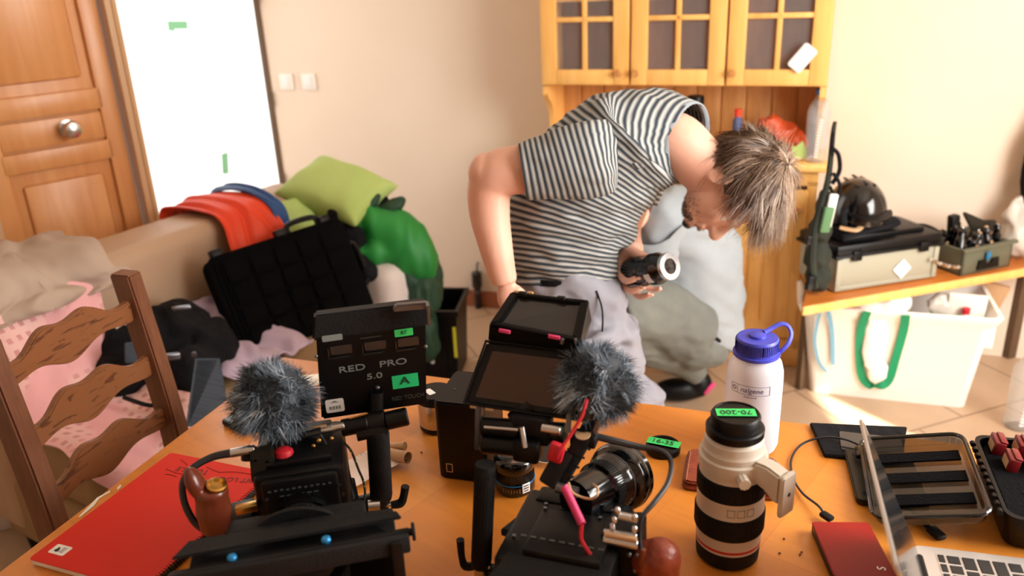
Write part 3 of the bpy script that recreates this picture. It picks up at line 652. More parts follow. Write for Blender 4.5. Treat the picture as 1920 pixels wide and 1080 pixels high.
# white storage bin under the bench
bn_ = thing('storage_bin', 'large white plastic storage bin on the floor in front of the bench', 'bin', (1.085, 2.795, 0), -18.3)
def lp(t, p): return FM[t.name].inverted() @ V(p)
bm = B(); bw, bd, bh = .60, .30, .375
def ringz(z, w_, d_, ox): return [V((ox + x, y, z)) for x, y in rrect(w_, d_, .03, 5, 0, d_/2)]
rings = [ringz(0, .53, .25, .30), ringz(.33, .60, .30, .29), ringz(.345, .64, .34, .29), ringz(bh, .66, .36, .29), ringz(bh+.004, .63, .33, .29), ringz(.33, .58, .28, .29), ringz(.012, .51, .23, .30)]
for k, r_ in enumerate(rings):
    for p in r_: p.y += (-.04, -.085, -.10, -.11, -.10, -.08, -.03)[k]*1.0
loft(bm, rings); bmesh.ops.recalc_face_normals(bm, faces=bm.faces)
for x in (.62,): box(bm, (x-.01, .05, .27), (.03, .09, .10), bev=.004)
obj('bin_shell', bm, 'binw', bn_)
# cloth and straps spilling from the bin
cc = P(1690, 585, .40)
bm = heap([(P(1690, 578, .40)+V((0, .09, -.01)), (.075, .07, .05)), (P(1650, 580, .40)+V((0, .10, -.02)), (.06, .06, .045)), (P(1600, 590, .36)+V((.01, .10, 0)), (.06, .06, .03))], .009, 3, .014, 14, seed=6)
tag(obj('white_cloth', bm, 'cloth', world=True), 'rumpled white cloth heaped in the top of the storage bin', 'cloth')
tag_t = thing('tote_bag', 'small white tote with green webbing handles hanging down the bin front', 'bag', P(1645, 725, .0)+V((0, -.02, .02)), -18)
def tt(px, py, o=0): return lp(tag_t, D(px, py, 2.70 - (px-1525)*.00033*1.0 - (.03 if py > 650 else .0) + o*1.0))
def binface(px, py, off=.012):
    # point on the front face of the bin, pushed out by off
    n = V((sin(radians(-18.3)), -cos(radians(-18.3)), 0)); a = FM[bn_.name] @ V((.3, -.04, 0)); b = FM[bn_.name] @ V((.3, -.085, .33)); b2 = FM[bn_.name] @ V((.0, -.04, 0))
    nn = (b-a).cross(b2-a).normalized(); nn = nn if nn.dot(n) > 0 else -nn; d = ray(px, py); o = V((0, 0, CAMZ)); return o + d*((a + nn*off - o).dot(nn)/d.dot(nn))
def ribbon(bm, pts, wd, th=.002, mi=0, side=V((1, -.3, 0))):
    q = catmull([V(p) for p in pts], 6); side = side.normalized(); rings = []
    for i, p in enumerate(q):
        d = (q[min(i+1, len(q)-1)]-q[max(i-1, 0)]).normalized(); x = (side - d*side.dot(d)).normalized(); y = d.cross(x)
        rings.append([p + x*wd/2 + y*th, p - x*wd/2 + y*th, p - x*wd/2 - y*th, p + x*wd/2 - y*th])
    t = B(); loft(t, rings); bmesh.ops.recalc_face_normals(t, faces=t.faces); merge(bm, t, mi)
bm = B(); ribbon(bm, [binface(1626, 585, .035), binface(1614, 620), binface(1612, 670), binface(1616, 705), binface(1630, 722), binface(1650, 724, .02), binface(1667, 712), binface(1680, 670), binface(1694, 620), binface(1698, 592, .035)], .028)
bmesh.ops.transform(bm, matrix=FM[tag_t.name].inverted(), verts=bm.verts); obj('green_handle', bm, 'strapg', tag_t)
bm = heap([(binface(1640, 640, .012), (.042, .014, .12), (0, 0, -18)), (binface(1645, 695, .016), (.036, .016, .055), (0, 0, -18))], .006, 3, .004, 20, seed=1)
bmesh.ops.transform(bm, matrix=FM[tag_t.name].inverted(), verts=bm.verts); obj('tote_cloth', bm, 'cloth', tag_t)
bm = B(); ribbon(bm, [binface(1548, 545, .06), binface(1552, 580, .03), binface(1560, 620), binface(1562, 684)], .014); ribbon(bm, [binface(1546, 560, .05), binface(1534, 600, .02), binface(1528, 640), binface(1536, 680), binface(1550, 697)], .010)
tag(obj('blue_strap', bm, 'strapb', world=True), 'pale blue strap hanging from the bench over the left of the bin', 'strap')
bm = heap([(P(1770, 585, .37)+V((.02, .06, 0)), (.05, .035, .045)), ], .008, 2, .012, 22, seed=8); tag(obj('clear_packet', bm, 'pbag', world=True), 'crumpled clear packet in the right half of the storage bin', 'packet')
bm = B(); box(bm, P(1835, 590, .40)+V((.03, .13, -.06)), (.12, .02, .17), (12, 0, -20), bev=.004); tag(obj('document_folder', bm, 'ceil', world=True), 'white folder standing up in the right end of the storage bin', 'folder')
bm = B(); box(bm, P(1880, 560, .36)+V((.04, .16, -.09)), (.10, .02, .20), (14, 12, -20), bev=.004); tag(obj('cardboard_sheet', bm, 'frame', world=True), 'beige card sheet leaning behind the white folder', 'card')
t = thing('red_cap_tube', 'tube with small red cap lying in the bin beside the white folder', 'tube', P(1812, 592, .36), -20); bm = B(); cyl(bm, (0, .02, .0), (0, .02, -.12), .012); obj('tube_body', bm, 'white', t); bm = B(); cyl(bm, (0, .02, .0), (0, .02, .02), .013); obj('red_cap', bm, 'red', t)
water_bottle(P(1906, 800, 0), 'frosty water bottle standing on the tiles at the right edge', .30, .045, 'white', 'floor_bottle')

# ================================================================= SOFA AND PILE
SY = 58.3; su = V((cos(radians(SY)), sin(radians(SY)), 0)); sn = V((su.y, -su.x, 0))
S0 = V((-1.235, 2.456, 0))
def SL(s, d, z=0): return S0 + su*s + sn*d + V((0, 0, z))
sofa = thing('sofa', 'taupe leatherette sofa with its back to the wooden door, heaped with clothes', 'sofa', S0, SY)
def sofabox(x0, x1, y0, y1, z0, z1, bev=.03):           # x along, y towards the room is negative local y
    bm = B(); box(bm, ((x0+x1)/2, -(y0+y1)/2, (z0+z1)/2), (x1-x0, y1-y0, z1-z0), bev=bev, seg=4); return bm
bm = sofabox(-.52, .80, -.10, .13, .08, .80, .05); obj('backrest', bm, 'sofa', sofa)
for x0, x1 in ((-.50, .09), (.10, .64)): bm = sofabox(x0, x1, .10, .51, .26, .43, .05); obj('seat_cushion', bm, 'sofas', sofa)
bm = sofabox(-.51, .66, .0, .48, .06, .27, .02); obj('base', bm, 'sofas', sofa)
bm = sofabox(.65, .80, .0, .54, .05, .56, .06); o_ = obj('armrest', bm, 'sofaw', sofa); o_['label'] = 'pale armrest'
for x, y in ((-.47, .05), (-.47, .43), (.74, .05), (.74, .48)): bm = B(); cyl(bm, (x, -y, 0), (x, -y, .07), .02, .025, 12); obj('foot', bm, 'black', sofa)

def drape(s0, s1, prof, lift, amp, seed, waves=5, edge=0, th=.006):
    """cloth laid across the sofa: prof = list of (distance to the room, height)"""
    pr = catmull([V((a, b, 0)) for a, b in prof], 8); n = len(pr)-1
    def fn(a, b):
        p = pr[int(round(b*n))]; nx = noise.noise(V((a*waves, b*2.2, seed))); ny = noise.noise(V((a*waves*2, b*4+9, seed)))
        s = s0 + (s1-s0)*a + edge*noise.noise(V((b*5, seed, 1)))*(1 if a > .5 else -1); k = lift + amp*(.5+nx) + amp*.4*ny
        tn = pr[min(int(round(b*n))+1, n)] - pr[max(int(round(b*n))-1, 0)]; nv = V((-tn.y, tn.x, 0)).normalized()
        return SL(s, p.x + nv.x*k, max(p.y + nv.y*k, .01))
    return fn, n
def cloth(name, label, cat, m, s0, s1, prof, lift=.004, amp=.012, seed=0, nu=50, th=.006, uvs=(1.2, 1.2), **k):
    fn, n = drape(s0, s1, prof, lift, amp, seed, **k); bm = sheet(fn, nu, n, th, uvs); return tag(obj(name, bm, m, world=True, ang=60), label, cat)
BACKF = .135
cloth('pink_blanket', 'pink patterned blanket spread over the left end of the sofa and its seat', 'blanket', 'pinkb', -.53, -.19, [(.05, .81), (.14, .79), (.19, .68), (.23, .56), (.31, .475), (.44, .455), (.52, .44), (.545, .38), (.55, .34)], .010, .035, 3, nu=44, waves=2.5, edge=.06, uvs=(.34, 1.0))
cloth('grey_throw', 'beige-grey cloth thrown over the sofa back above the pink blanket', 'cloth', 'greyc', -.55, -.13, [(-.13, .60), (-.13, .78), (-.06, .825), (.06, .83), (.15, .815), (.175, .77), (.185, .735)], .022, .030, 5, nu=60, waves=5, edge=.06)
cloth('orange_jacket', 'red-orange nylon jacket hung over the sofa back', 'jacket', 'orange', .29, .50, [(-.14, .72), (-.135, .79), (-.06, .815), (.07, .815), (.15, .79), (.20, .70), (.23, .55), (.26, .46)], .004, .022, 8, nu=40, waves=5, edge=.05)
cloth('blue_jacket', 'strip of blue jacket beneath the orange jacket on the sofa back', 'jacket', 'bluej', .49, .55, [(-.13, .70), (-.12, .80), (-.05, .83), (.07, .83), (.17, .79), (.19, .70)], .006, .012, 2, nu=10)
cloth('lilac_sheet', 'pale lilac sheet bunched on the seat beside the black case', 'cloth', 'lilac', -.05, .26, [(.16, .56), (.20, .53), (.28, .50), (.36, .47), (.46, .455), (.54, .44)], .006, .04, 12, nu=26, waves=5, edge=.04)
# black hard case lid standing on the seat, foam side out
b0 = P(458, 672, .44); b1 = P(700, 585, .44); t0 = D(402, 492, b0.y+.10); t1 = D(640, 402, b1.y+.10)
bw_ = (b1-b0); wL = bw_.length; hL = ((t0-b0).length + (t1-b1).length)/2
c0 = (b0+b1+t0+t1)/4; ux = ((b1-b0)+(t1-t0)).normalized(); uy = ((t0-b0)+(t1-b1)).normalized()
mt = basis(c0, ux, uy); wL = ((b1-b0).length+(t1-t0).length)/2
bc = thing('black_hard_case', 'big black hard case tipped up on the sofa seat in front of the jackets', 'case', (c0.x, c0.y, .44), 0)
FM['_m'] = FM[bc.name].inverted() @ mt
def inm(z=0): return FM['_m'] @ Matrix.Translation((0, 0, z))
bm = B(); prism(bm, rrect(wL, hL, .03), .10, inm(-.10), bev=.008); prism(bm, rrect(wL*1.04, hL*1.04, .03), .014, inm(-.02), bev=.004); obj('case_shell', bm, 'foam', bc)
bm = B(); prism(bm, rrect(wL*.92, hL*.92, .02), .012, inm(-.004), bev=.004)
for i in range(5):
    for j in range(4): prism(bm, rrect(wL*.16, hL*.20, .01, 3, (i-2)*wL*.18, (j-1.5)*hL*.22), .010, inm(.006), bev=.004)
obj('foam_lining', bm, 'foam', bc)
for x, y in ((-wL*.42, hL*.53), (wL*.05, hL*.53), (wL*.40, hL*.53)):
    bm = B(); box(bm, (0, 0, 0), (.04, .035, .03), bev=.004, mtx=inm(-.03) @ Matrix.Translation((x, y, 0))); obj('latch', bm, 'black', bc)
bm = B(); tube(bm, [inm(-.04) @ V((x, y, 0)) for x, y in ((wL*.52, -.08), (wL*.58, -.06), (wL*.58, .06), (wL*.52, .08))], .010); obj('carry_handle', bm, 'black', bc)
bm = B(); tube(bm, [inm(-.04) @ V((x, y, 0)) for x, y in ((wL*.12, hL*.5), (wL*.14, hL*.6), (wL*.34, hL*.6), (wL*.36, hL*.5))], .010); obj('carry_handle', bm, 'black', bc)
# lime pillows
def pillow(name, label, px, py, Y, w_, h_, th, r, m, seed=0, spin=0):
    c = D(px, py, Y); bm = B(); nu = 26
    def sp(a, b, sgn):
        u, v = a*2-1, b*2-1; e_ = (1-abs(u)**2.4)*(1-abs(v)**2.4); k = .5+.5*e_
        pin = 1-.10*(1-abs(u)**2)*abs(v)**3 - .0; pin2 = 1-.10*(1-abs(v)**2)*abs(u)**3
        return V((u*w_/2*pin2, v*h_/2*pin, sgn*th/2*(max(e_, 0)**.45) + .012*noise.noise(V((u*2.5+seed, v*1.5, sgn)))*min(1, e_*4)))
    for sgn in (1, -1):
        g_ = [[bm.verts.new(sp(i/nu, j/nu, sgn)) for j in range(nu+1)] for i in range(nu+1)]
        for i in range(nu):
            for j in range(nu): bm.faces.new((g_[i][j], g_[i+1][j], g_[i+1][j+1], g_[i][j+1]) if sgn > 0 else (g_[i][j], g_[i][j+1], g_[i+1][j+1], g_[i+1][j]))
    bmesh.ops.remove_doubles(bm, verts=bm.verts, dist=.0008); bmesh.ops.recalc_face_normals(bm, faces=bm.faces)
    bmesh.ops.transform(bm, matrix=Matrix.Translation(c) @ rot(r) @ Matrix.Rotation(radians(spin), 4, 'Z'), verts=bm.verts)
    return tag(obj(name, bm, m, world=True, ang=70), label, 'pillow')
pillow('lime_pillow', 'plump lime green pillow lying on top of the clothes at the sofa corner', 632, 356, 2.98, .36, .28, .14, (22, 8, -4), 'lime', 1, -22)
pillow('lime_cushion', 'second lime cushion half hidden under the plump pillow, behind the black case', 545, 425, 2.86, .26, .22, .10, (55, 0, 40), 'lime', 4)
# green jacket over the arm
def DE(px, py, Y, r, ro=(0, 0, 0)): return (D(px, py, Y), r, ro)
bm = heap([DE(705, 425, 2.92, (.13, .09, .07), (0, 25, 0)), DE(745, 440, 2.90, (.12, .09, .085), (0, 35, 0)), DE(778, 480, 2.90, (.095, .10, .11)), DE(700, 470, 2.86, (.09, .07, .05))], .010, 8, .030, 5, (2.2, 1, .6), 5)
gj = tag(obj('green_jacket', bm, 'green', world=True), 'bright green jacket with dark green lining slumped over the sofa arm', 'jacket')
FM[gj.name] = Matrix.Translation(gj.location)
bm = heap([DE(792, 545, 2.90, (.072, .10, .11)), DE(795, 625, 2.94, (.065, .10, .12)), DE(770, 520, 2.86, (.04, .05, .08), (0, -15, 0)), DE(812, 520, 2.96, (.035, .06, .09))], .010, 3, .022, 9, (2, 2, .7), 2); obj('dark_lining', bm, 'dgreen', gj, world=True)
bm = heap([DE(672, 405, 2.93, (.025, .05, .12), (0, 48, 0)), DE(720, 400, 2.95, (.03, .05, .10), (0, 58, 0))], .008, 3, .010, 12); obj('dark_sleeve', bm, 'dgreen', gj, world=True)
bm = heap([DE(672, 500, 2.80, (.05, .04, .05)), DE(690, 512, 2.78, (.035, .04, .035)), DE(655, 450, 2.84, (.06, .04, .06)), DE(640, 400, 2.86, (.05, .03, .04)), DE(705, 385, 2.98, (.07, .03, .05), (0, 30, 0))], .008, 3, .012, 16, seed=2)
tag(obj('navy_garment', bm, 'blackf', world=True), 'dark navy garment bunched between the black case and the green jacket', 'clothes')
# black rucksack on the seat
bm = heap([DE(255, 645, 2.20, (.11, .12, .10), (0, 10, 30)), DE(330, 620, 2.28, (.10, .12, .09), (0, 0, 30)), DE(395, 650, 2.25, (.075, .09, .085)), DE(230, 700, 2.10, (.08, .09, .08)), DE(350, 690, 2.14, (.10, .08, .07))], .011, 3, .026, 10, seed=4)
rk = tag(obj('black_rucksack', bm, 'blackf', world=True), 'black rucksack with grey panels slumped on the sofa beyond the chair', 'bag'); FM[rk.name] = Matrix.Translation(rk.location)
bm = B(); ribbon(bm, [D(215, 612, 2.0), D(235, 603, 2.02), D(262, 618, 2.02), D(290, 640, 2.0)], .018, side=V((0, 0, 1))); ob = obj('pink_piping', bm, 'greyc', rk, world=True)
bm = B(); box(bm, D(252, 660, 2.03), (.05, .012, .06), (0, 10, 35), bev=.006); obj('grey_panel', bm, 'greyf', rk, world=True)
bm = B(); box(bm, D(320, 668, 2.04), (.05, .02, .018), (0, 10, 35), bev=.004); obj('buckle', bm, 'dsteel', rk, world=True)
bm = B(); box(bm, D(364, 664, 2.06), (.012, .012, .012), bev=.002); obj('buckle', bm, 'dsteel', rk, world=True)
bm = B(); box(bm, D(340, 577, 2.15), (.05, .02, .01), (0, 5, 30), bev=.003); obj('buckle', bm, 'dsteel', rk, world=True)
bm = B(); tube(bm, [D(232, 745, 1.95), D(280, 760, 1.93), D(310, 752, 1.96), D(330, 735, 2.0)], .006); obj('bag_cord', bm, 'black', rk, world=True)
bm = B(); qa = [D(366, 672, 2.0), D(412, 672, 2.02), D(428, 762, 1.9), D(420, 800, 1.85), D(348, 800, 1.83)]
t_ = B(); f1 = [t_.verts.new(p) for p in qa]; t_.faces.new(f1); bmesh.ops.solidify(t_, geom=t_.faces[:], thickness=.03); bmesh.ops.recalc_face_normals(t_, faces=t_.faces); bmesh.ops.bevel(t_, geom=t_.edges[:], offset=.006, segments=2, affect='EDGES')
cbag = tag(obj('cord_pouch', t_, 'greyf', world=True), 'grey-blue corded fabric pouch standing between the chair and the table edge', 'pouch')
t = thing('coin_tin', 'small round steel tin standing by the corded pouch on the sofa edge', 'tin', D(302, 765, 1.95)-V((0, 0, .02)), 0); bm = B(); lathe(bm, [(.015, 0), (.017, .004), (.017, .025), (.013, .03)], seg=20); obj('tin_body', bm, 'dsteel', t)
bm = B(); lathe(bm, [(.012, .03), (.012, .033)], seg=20); obj('tin_lid', bm, 'black', t)
# round black and white thing on the floor at far left
t = thing('floor_fan', 'round white appliance with a black rim on the tiles at the left edge', 'appliance', (P(-5, 900, .10).x, P(-5, 900, .10).y, 0), 0)
bm = B(); lathe(bm, [(.14, 0), (.15, .02), (.13, .20), (.10, .24)], seg=36); obj('white_body', bm, 'sofaw', t)
bm = B(); lathe(bm, [(.10, .235), (.165, .235), (.17, .25), (.16, .27), (.10, .275)], seg=36); obj('black_rim', bm, 'black', t)
# black crate with yellow tape in front of the sofa arm
cr = thing('black_crate', 'black crate with a yellow strip on its corner, on the floor beside the sofa arm', 'crate', P(836, 640, .15)*1.0 - V((0, 0, .15)) + V((-.03, .05, 0)), -8)
bm = B(); lathe(bm, [(.10, 0), (.115, .29), (.125, .295), (.125, .315), (.11, .315), (.09, .02)], seg=4); bmesh.ops.rotate(bm, matrix=Matrix.Rotation(radians(45), 3, 'Z'), verts=bm.verts, cent=(0, 0, 0)); bmesh.ops.scale(bm, vec=(1.25, 1.45, 1), verts=bm.verts); obj('crate_shell', bm, 'black', cr, smooth=False)
bm = B(); box(bm, (.090, -.118, .18), (.012, .006, .13), bev=.001); oy = obj('yellow_strip', bm, 'yellow', cr)
bm = B(); box(bm, (-.005, -.110, .12), (.014, .012, .075), (0, 6, 0), bev=.003); obj('pale_tag', bm, 'white', cr)
for x in (-.06, .03, .06): bm = B(); box(bm, (x, -.112, .15), (.008, .01, .22), (4, 0, 0), bev=.002); obj('crate_rib', bm, 'black', cr)

# ================================================================= CHAIR
CY = 71.2
chair = thing('ladder_back_chair', 'dark wooden ladder-back chair with three wavy slats at the table edge', 'chair', (-.905, 1.335, 0), CY)
# local x along the back, local -y towards the table
HT = .965; wd = .355
def post(x, side):
    bm = B(); p = [V((x, .16, 0)), V((x, .055, .42)), V((x, .03, .60)), V((x, -.0, HT))]; q = catmull(p, 5); rings = []
    for i, c in enumerate(q):
        a, b = .019, .024
        rings.append([c + V((sx*a, sy*b, 0)) for sx, sy in ((1, 1), (-1, 1), (-1, -1), (1, -1))])
    loft(bm, rings); bmesh.ops.recalc_face_normals(bm, faces=bm.faces); bmesh.ops.bevel(bm, geom=[e_ for e_ in bm.edges if e_.calc_length() > .02], offset=.004, segments=2, affect='EDGES'); return bm
for v in (0,):
    pass
def chairpost(x):
    bm = B(); pts = [(0.10, 0), (.02, .42), (0.005, .60), (.045, HT)]
    rings = []
    for yy, z in [(c.x, c.y) for c in catmull([V((a, b, 0)) for a, b in pts], 6)]:
        rings.append([V((x+sx*.020, yy+sy*.026-.0, z)) for sx, sy in ((1, 1), (-1, 1), (-1, -1), (1, -1))])
    loft(bm, rings); bmesh.ops.recalc_face_normals(bm, faces=bm.faces)
    es = [e_ for e_ in bm.edges if abs(e_.verts[0].co.z-e_.verts[1].co.z) > .01 or min(e_.verts[0].co.z, e_.verts[1].co.z) > HT-.02]
    bmesh.ops.bevel(bm, geom=es, offset=.004, segments=2, affect='EDGES'); return bm
for x in (0, wd): obj('back_post', chairpost(x), 'chairp', chair, ang=50)
for z0, hh in ((.882, .072), (.752, .072), (.622, .072)):
    n = 40; top, bot = [], []
    for i in range(n+1):
        u = i/n; ed = min(u, 1-u)
        lobe = .5-.5*cos(2*pi*u)
        wv = .010*cos(2*pi*u*3)
        top.append((u*wd, .020+lobe*.030 + wv*.8)); bot.append((u*wd, -.020-lobe*.012 - .012*math.sin(pi*u)*cos(2*pi*u*2.0)))
    poly = [(a, b) for a, b in bot] + [(a, b) for a, b in reversed(top)]
    yy = .035 if z0 > .8 else (.018 if z0 > .65 else .010)
    bm = B(); prism(bm, poly, .018, Matrix.Translation((0, yy+.009, z0)) @ Matrix.Rotation(radians(90), 4, 'X'), bev=.003)
    for v in bm.verts: u = v.co.x/wd; v.co.y += .018*math.sin(pi*min(max(u, 0), 1))
    obj('back_slat', bm, 'chairw', chair)
bm = B(); box(bm, (wd/2, -.20, .445), (wd+.05, .42, .025), bev=.008); obj('seat', bm, 'chairw', chair)
for x in (.01, wd-.01):
    bm = B(); box(bm, (x, -.37, .216), (.036, .036, .432), bev=.004); obj('front_leg', bm, 'chairp', chair)
bm = B(); box(bm, (wd/2, -.37, .18), (wd-.05, .02, .03), bev=.004); box(bm, (wd/2, -.01, .40), (wd-.03, .018, .05), bev=.003); obj('stretcher', bm, 'chairw', chair)

# ================================================================= TABLE
tab = thing('wooden_table', 'orange-varnished wooden table covered with camera gear', 'table', (-.522, 1.683, 0), -19.9)
bm = B(); box(bm, (1.05, -.60, .736), (2.10, 1.20, .028), bev=.006); obj('tabletop', bm, 'table', tab)
bm = B()
for c, s_ in (((1.05, -.07, .68), (1.94, .02, .08)), ((1.05, -1.13, .68), (1.94, .02, .08)), ((.07, -.6, .68), (.02, 1.04, .08)), ((2.03, -.6, .68), (.02, 1.04, .08))): box(bm, c, s_)
obj('apron', bm, 'tabled', tab)
for x, y in ((.07, -.07), (2.03, -.07), (.07, -1.13), (2.03, -1.13)): bm = B(); box(bm, (x, y, .36), (.06, .06, .72), bev=.005); obj('leg', bm, 'tabled', tab)
TZ = .7505
# ---- red spiral notebook
a = V((-.730, 1.001, TZ)); ux = V((-.456+.625, 1.195-1.279, 0)).normalized(); b4 = P(318, 850, TZ+.012); uy = (b4-V((a.x, a.y, b4.z))).normalized(); hN = .297; wN = .215
nb = thing('spiral_notebook', 'red spiral notebook with pen writing and a small white sticker', 'notebook', a, math.degrees(math.atan2(uy.y, uy.x))-90)
bm = B(); box(bm, (wN/2, hN/2, .0055), (wN-.004, hN-.004, .010), bev=.001); obj('pages', bm, 'paper', nb)
bm = B(); prism(bm, rrect(wN, hN, .006, 5, wN/2, hN/2), .0012, Matrix.Translation((0, 0, .0108))); obj('cover', bm, 'redc', nb)
bm = B()
for i in range(56):
    y = .012+i*(hN-.024)/55; lathe(bm, [(.0064, -.0006), (.0076, 0), (.0064, .0006)], (wN-.002, y, .006), (0, 1, .25), 10)
obj('spiral_wire', bm, 'dsteel', nb, smooth=False)
bm = B(); prism(bm, rrect(.030, .020, .003, 4, .030, .030), .0004, Matrix.Translation((0, 0, .0121))); st = obj('sticker', bm, 'white', nb)
bm = B(); prism(bm, [(.021, .026), (.027, .024), (.03, .027), (.027, .033), (.024, .035), (.023, .030)], .0003, Matrix.Translation((0, 0, .0126)));
for i in range(4): box(bm, (.035, .026+i*.003, .0127), (.007, .0008, .0003))
obj('sticker_print', bm, 'ink', st, smooth=False)
def flat(x, y, z, r): return Matrix.Translation((x, y, z)) @ Matrix.Rotation(radians(r), 4, 'Z')
text('DIT LOG', .017, flat(.172, .262, .0121, 192), 'inkr', nb, 'handwriting')
text('TURTLE', .018, flat(.078, .262, .0121, 186), 'inkr', nb, 'handwriting')
bm = B()
for q in (((.13, .272), (.155, .280), (.20, .283)), ((.035, .283), (.055, .275), (.058, .27)), ((.03, .252), (.06, .247), (.075, .250)), ((.095, .278), (.12, .272), (.13, .271)), ((.04, .238), (.05, .24), (.065, .238))): tube(bm, [V((x, y, .0122)) for x, y in q], .0006, 5)
obj('pen_strokes', bm, 'inkr', nb)
# torn paper bits along the notebook edge
bm = B(); prism(bm, [(0, 0), (.03, .002), (.05, .01), (.07, .006), (.072, .009), (.05, .015), (.03, .010), (0, .003)], .0006, basis(P(150, 970, TZ), V((.36, .93, 0)), V((-.93, .36, 0))))
prism(bm, [(0, 0), (.010, .002), (.014, .008), (.004, .006)], .0006, basis(P(221, 919, TZ), V((.36, .93, 0)), V((-.93, .36, 0))))
tag(obj('paper_scrap', bm, 'paper', world=True, smooth=False), 'torn white paper shreds along the edge of the red notebook', 'paper')
# ---- phone, receipt
bm = B(); prism(bm, rrect(.07, .14, .010), .009, flat(-.500, 1.425, TZ, -38), bev=.002); ph = tag(obj('smartphone', bm, 'black', world=True), 'dark phone lying flat behind the left fur windscreen', 'phone'); FM[ph.name] = Matrix.Translation(ph.location)
bm = B(); prism(bm, rrect(.064, .128, .006), .0006, flat(-.500, 1.425, TZ+.009, -38)); obj('phone_screen', bm, 'screen2', ph, world=True)
def crump_sheet(c, w_, h_, yaw, amp, seed, fold=None):
    def fn(a, b):
        x, y = (a-.5)*w_, (b-.5)*h_; z = .003 + amp*(.5+.5*noise.noise(V((a*3, b*3, seed)))) * (.3+a)
        p = V((x, y, 0)); p.rotate(Matrix.Rotation(radians(yaw), 3, 'Z')); return V((c[0]+p.x, c[1]+p.y, c[2]+z))
    return sheet(fn, 16, 16, .0005)
rc = tag(obj('till_receipt', crump_sheet((-.262, 1.215, TZ), .13, .075, 40, .016, 4), 'receipt', world=True), 'crumpled paper receipt lying behind the left camera grip', 'paper'); FM[rc.name] = Matrix.Translation(rc.location)
bm = B(); lathe(bm, [(.010, 0), (.0105, .045), (.0100, .045), (.0095, 0)], P(728, 850, TZ+.016), (.75, -.5, .1), 16); lathe(bm, [(.007, 0), (.0075, .03)], P(732, 838, TZ+.020), (.8, -.3, .2), 14); obj('rolled_corner', bm, 'frame', rc, world=True)
text('1", 6.40', .011, Matrix.Translation(P(692, 848, TZ+.022)) @ Matrix.Rotation(radians(20), 4, 'Z'), 'grey', rc, 'print', world=True)
bm = crump_sheet((-.395, 1.555, TZ), .16, .05, 25, .02, 9); tag(obj('white_tissue', bm, 'paper', world=True), 'crumpled white tissue on the table behind the left monitor', 'tissue')
# crumbs
for i, (px, py) in enumerate(((790, 848), (1462, 1037), (1500, 1040), (1503, 1035), (1470, 1010), (1458, 822), (1340, 800))):
    bm = B(); ell(bm, P(px, py, TZ+.0012), (.002, .0015, .0012)); tag(obj('crumb', bm, 'leatherd', world=True), 'tiny dark crumb on the bare tabletop', 'crumb', 'crumbs on the tabletop')
# ---- black drive box and silver pot
bx = thing('black_drive_box', 'tall black upright box between the two cameras', 'box', (-.080, 1.225, TZ), -16)
bm = B(); prism(bm, rrect(.085, .115, .010), .145, bev=.003); obj('housing', bm, 'black', bx)
bm = B()
for r_ in ((.010, .0012, 0, .0075), (.010, .0012, 0, -.0075), (.0012, .015, .005, 0), (.0012, .015, -.005, 0)): box(bm, (-.022+r_[2], -.0580, .022+r_[3]), (r_[0], .0008, r_[1]))
obj('port_outline', bm, 'frame', bx, smooth=False)
for x in (-.02, .012): bm = B(); box(bm, (x, -.01, .1452), (.004, .006, .0006)); obj('top_mark', bm, 'blackg', bx)
pt = thing('steel_pot', 'small steel pot with black lid and white sticker beside the black box', 'pot', P(822, 800, TZ), 0)
bm = B(); lathe(bm, [(.030, .0), (.034, .004), (.034, .012)], seg=32); obj('black_foot', bm, 'black', pt)
bm = B(); lathe(bm, [(.034, .012), (.035, .016), (.035, .058), (.034, .062)], seg=32); obj('steel_wall', bm, 'chrome', pt)
bm = B(); lathe(bm, [(.036, .060), (.036, .072), (.033, .076), (.001, .076)], seg=32); obj('lid', bm, 'black', pt)
bm = B(); prism(bm, rrect(.013, .022, .002), .0005, Matrix.Translation((-.010, -.004, .0762)) @ Matrix.Rotation(radians(35), 4, 'Z')); obj('sticker', bm, 'white', pt)
# ---- lens caps
def capfn(name, label, px, py, r, txt, mi='greent', trot=-25):
    o = P(px, py, TZ); t = thing(name, label, 'lens cap', o, 0)
    bm = B(); lathe(bm, [(r*.97, 0), (r, .003), (r, .010), (r*.95, .014), (r*.82, .014), (r*.80, .012), (.001, .012)], seg=40); obj('cap_body', bm, 'black', t)
    bm = B(); box(bm, (0, .004, .0145), (r*1.9, .020, .0006)); bmesh.ops.rotate(bm, verts=bm.verts, cent=(0, 0, 0), matrix=Matrix.Rotation(radians(trot), 3, 'Z')); tp = obj('tape_strip', bm, mi, t, smooth=False)
    text(txt, .017, Matrix.Translation((0, .004, .0150)) @ Matrix.Rotation(radians(trot), 4, 'Z'), 'ink', tp, 'handwriting')
    return t
capfn('lens_cap', 'round black lens cap with green tape reading 16-35', 1243, 845, .030, '16-35')
# ---- wallet
wl = thing('leather_wallet', 'red-brown leather wallet lying behind the white telephoto lens', 'wallet', V((.345, 1.145, TZ)), -17)
bm = B(); prism(bm, rrect(.150, .105, .012), .009, bev=.003); prism(bm, rrect(.146, .101, .012), .007, Matrix.Translation((0, 0, .0095)), bev=.003); obj('wallet_body', bm, 'leather', wl)
bm = B()
for x, y in [(sx*.068, -.045+i*.006) for sx in (-1, 1) for i in range(16)]: box(bm, (x, y, .0168), (.0008, .0035, .0006))
obj('stitching', bm, 'frame', wl, smooth=False)
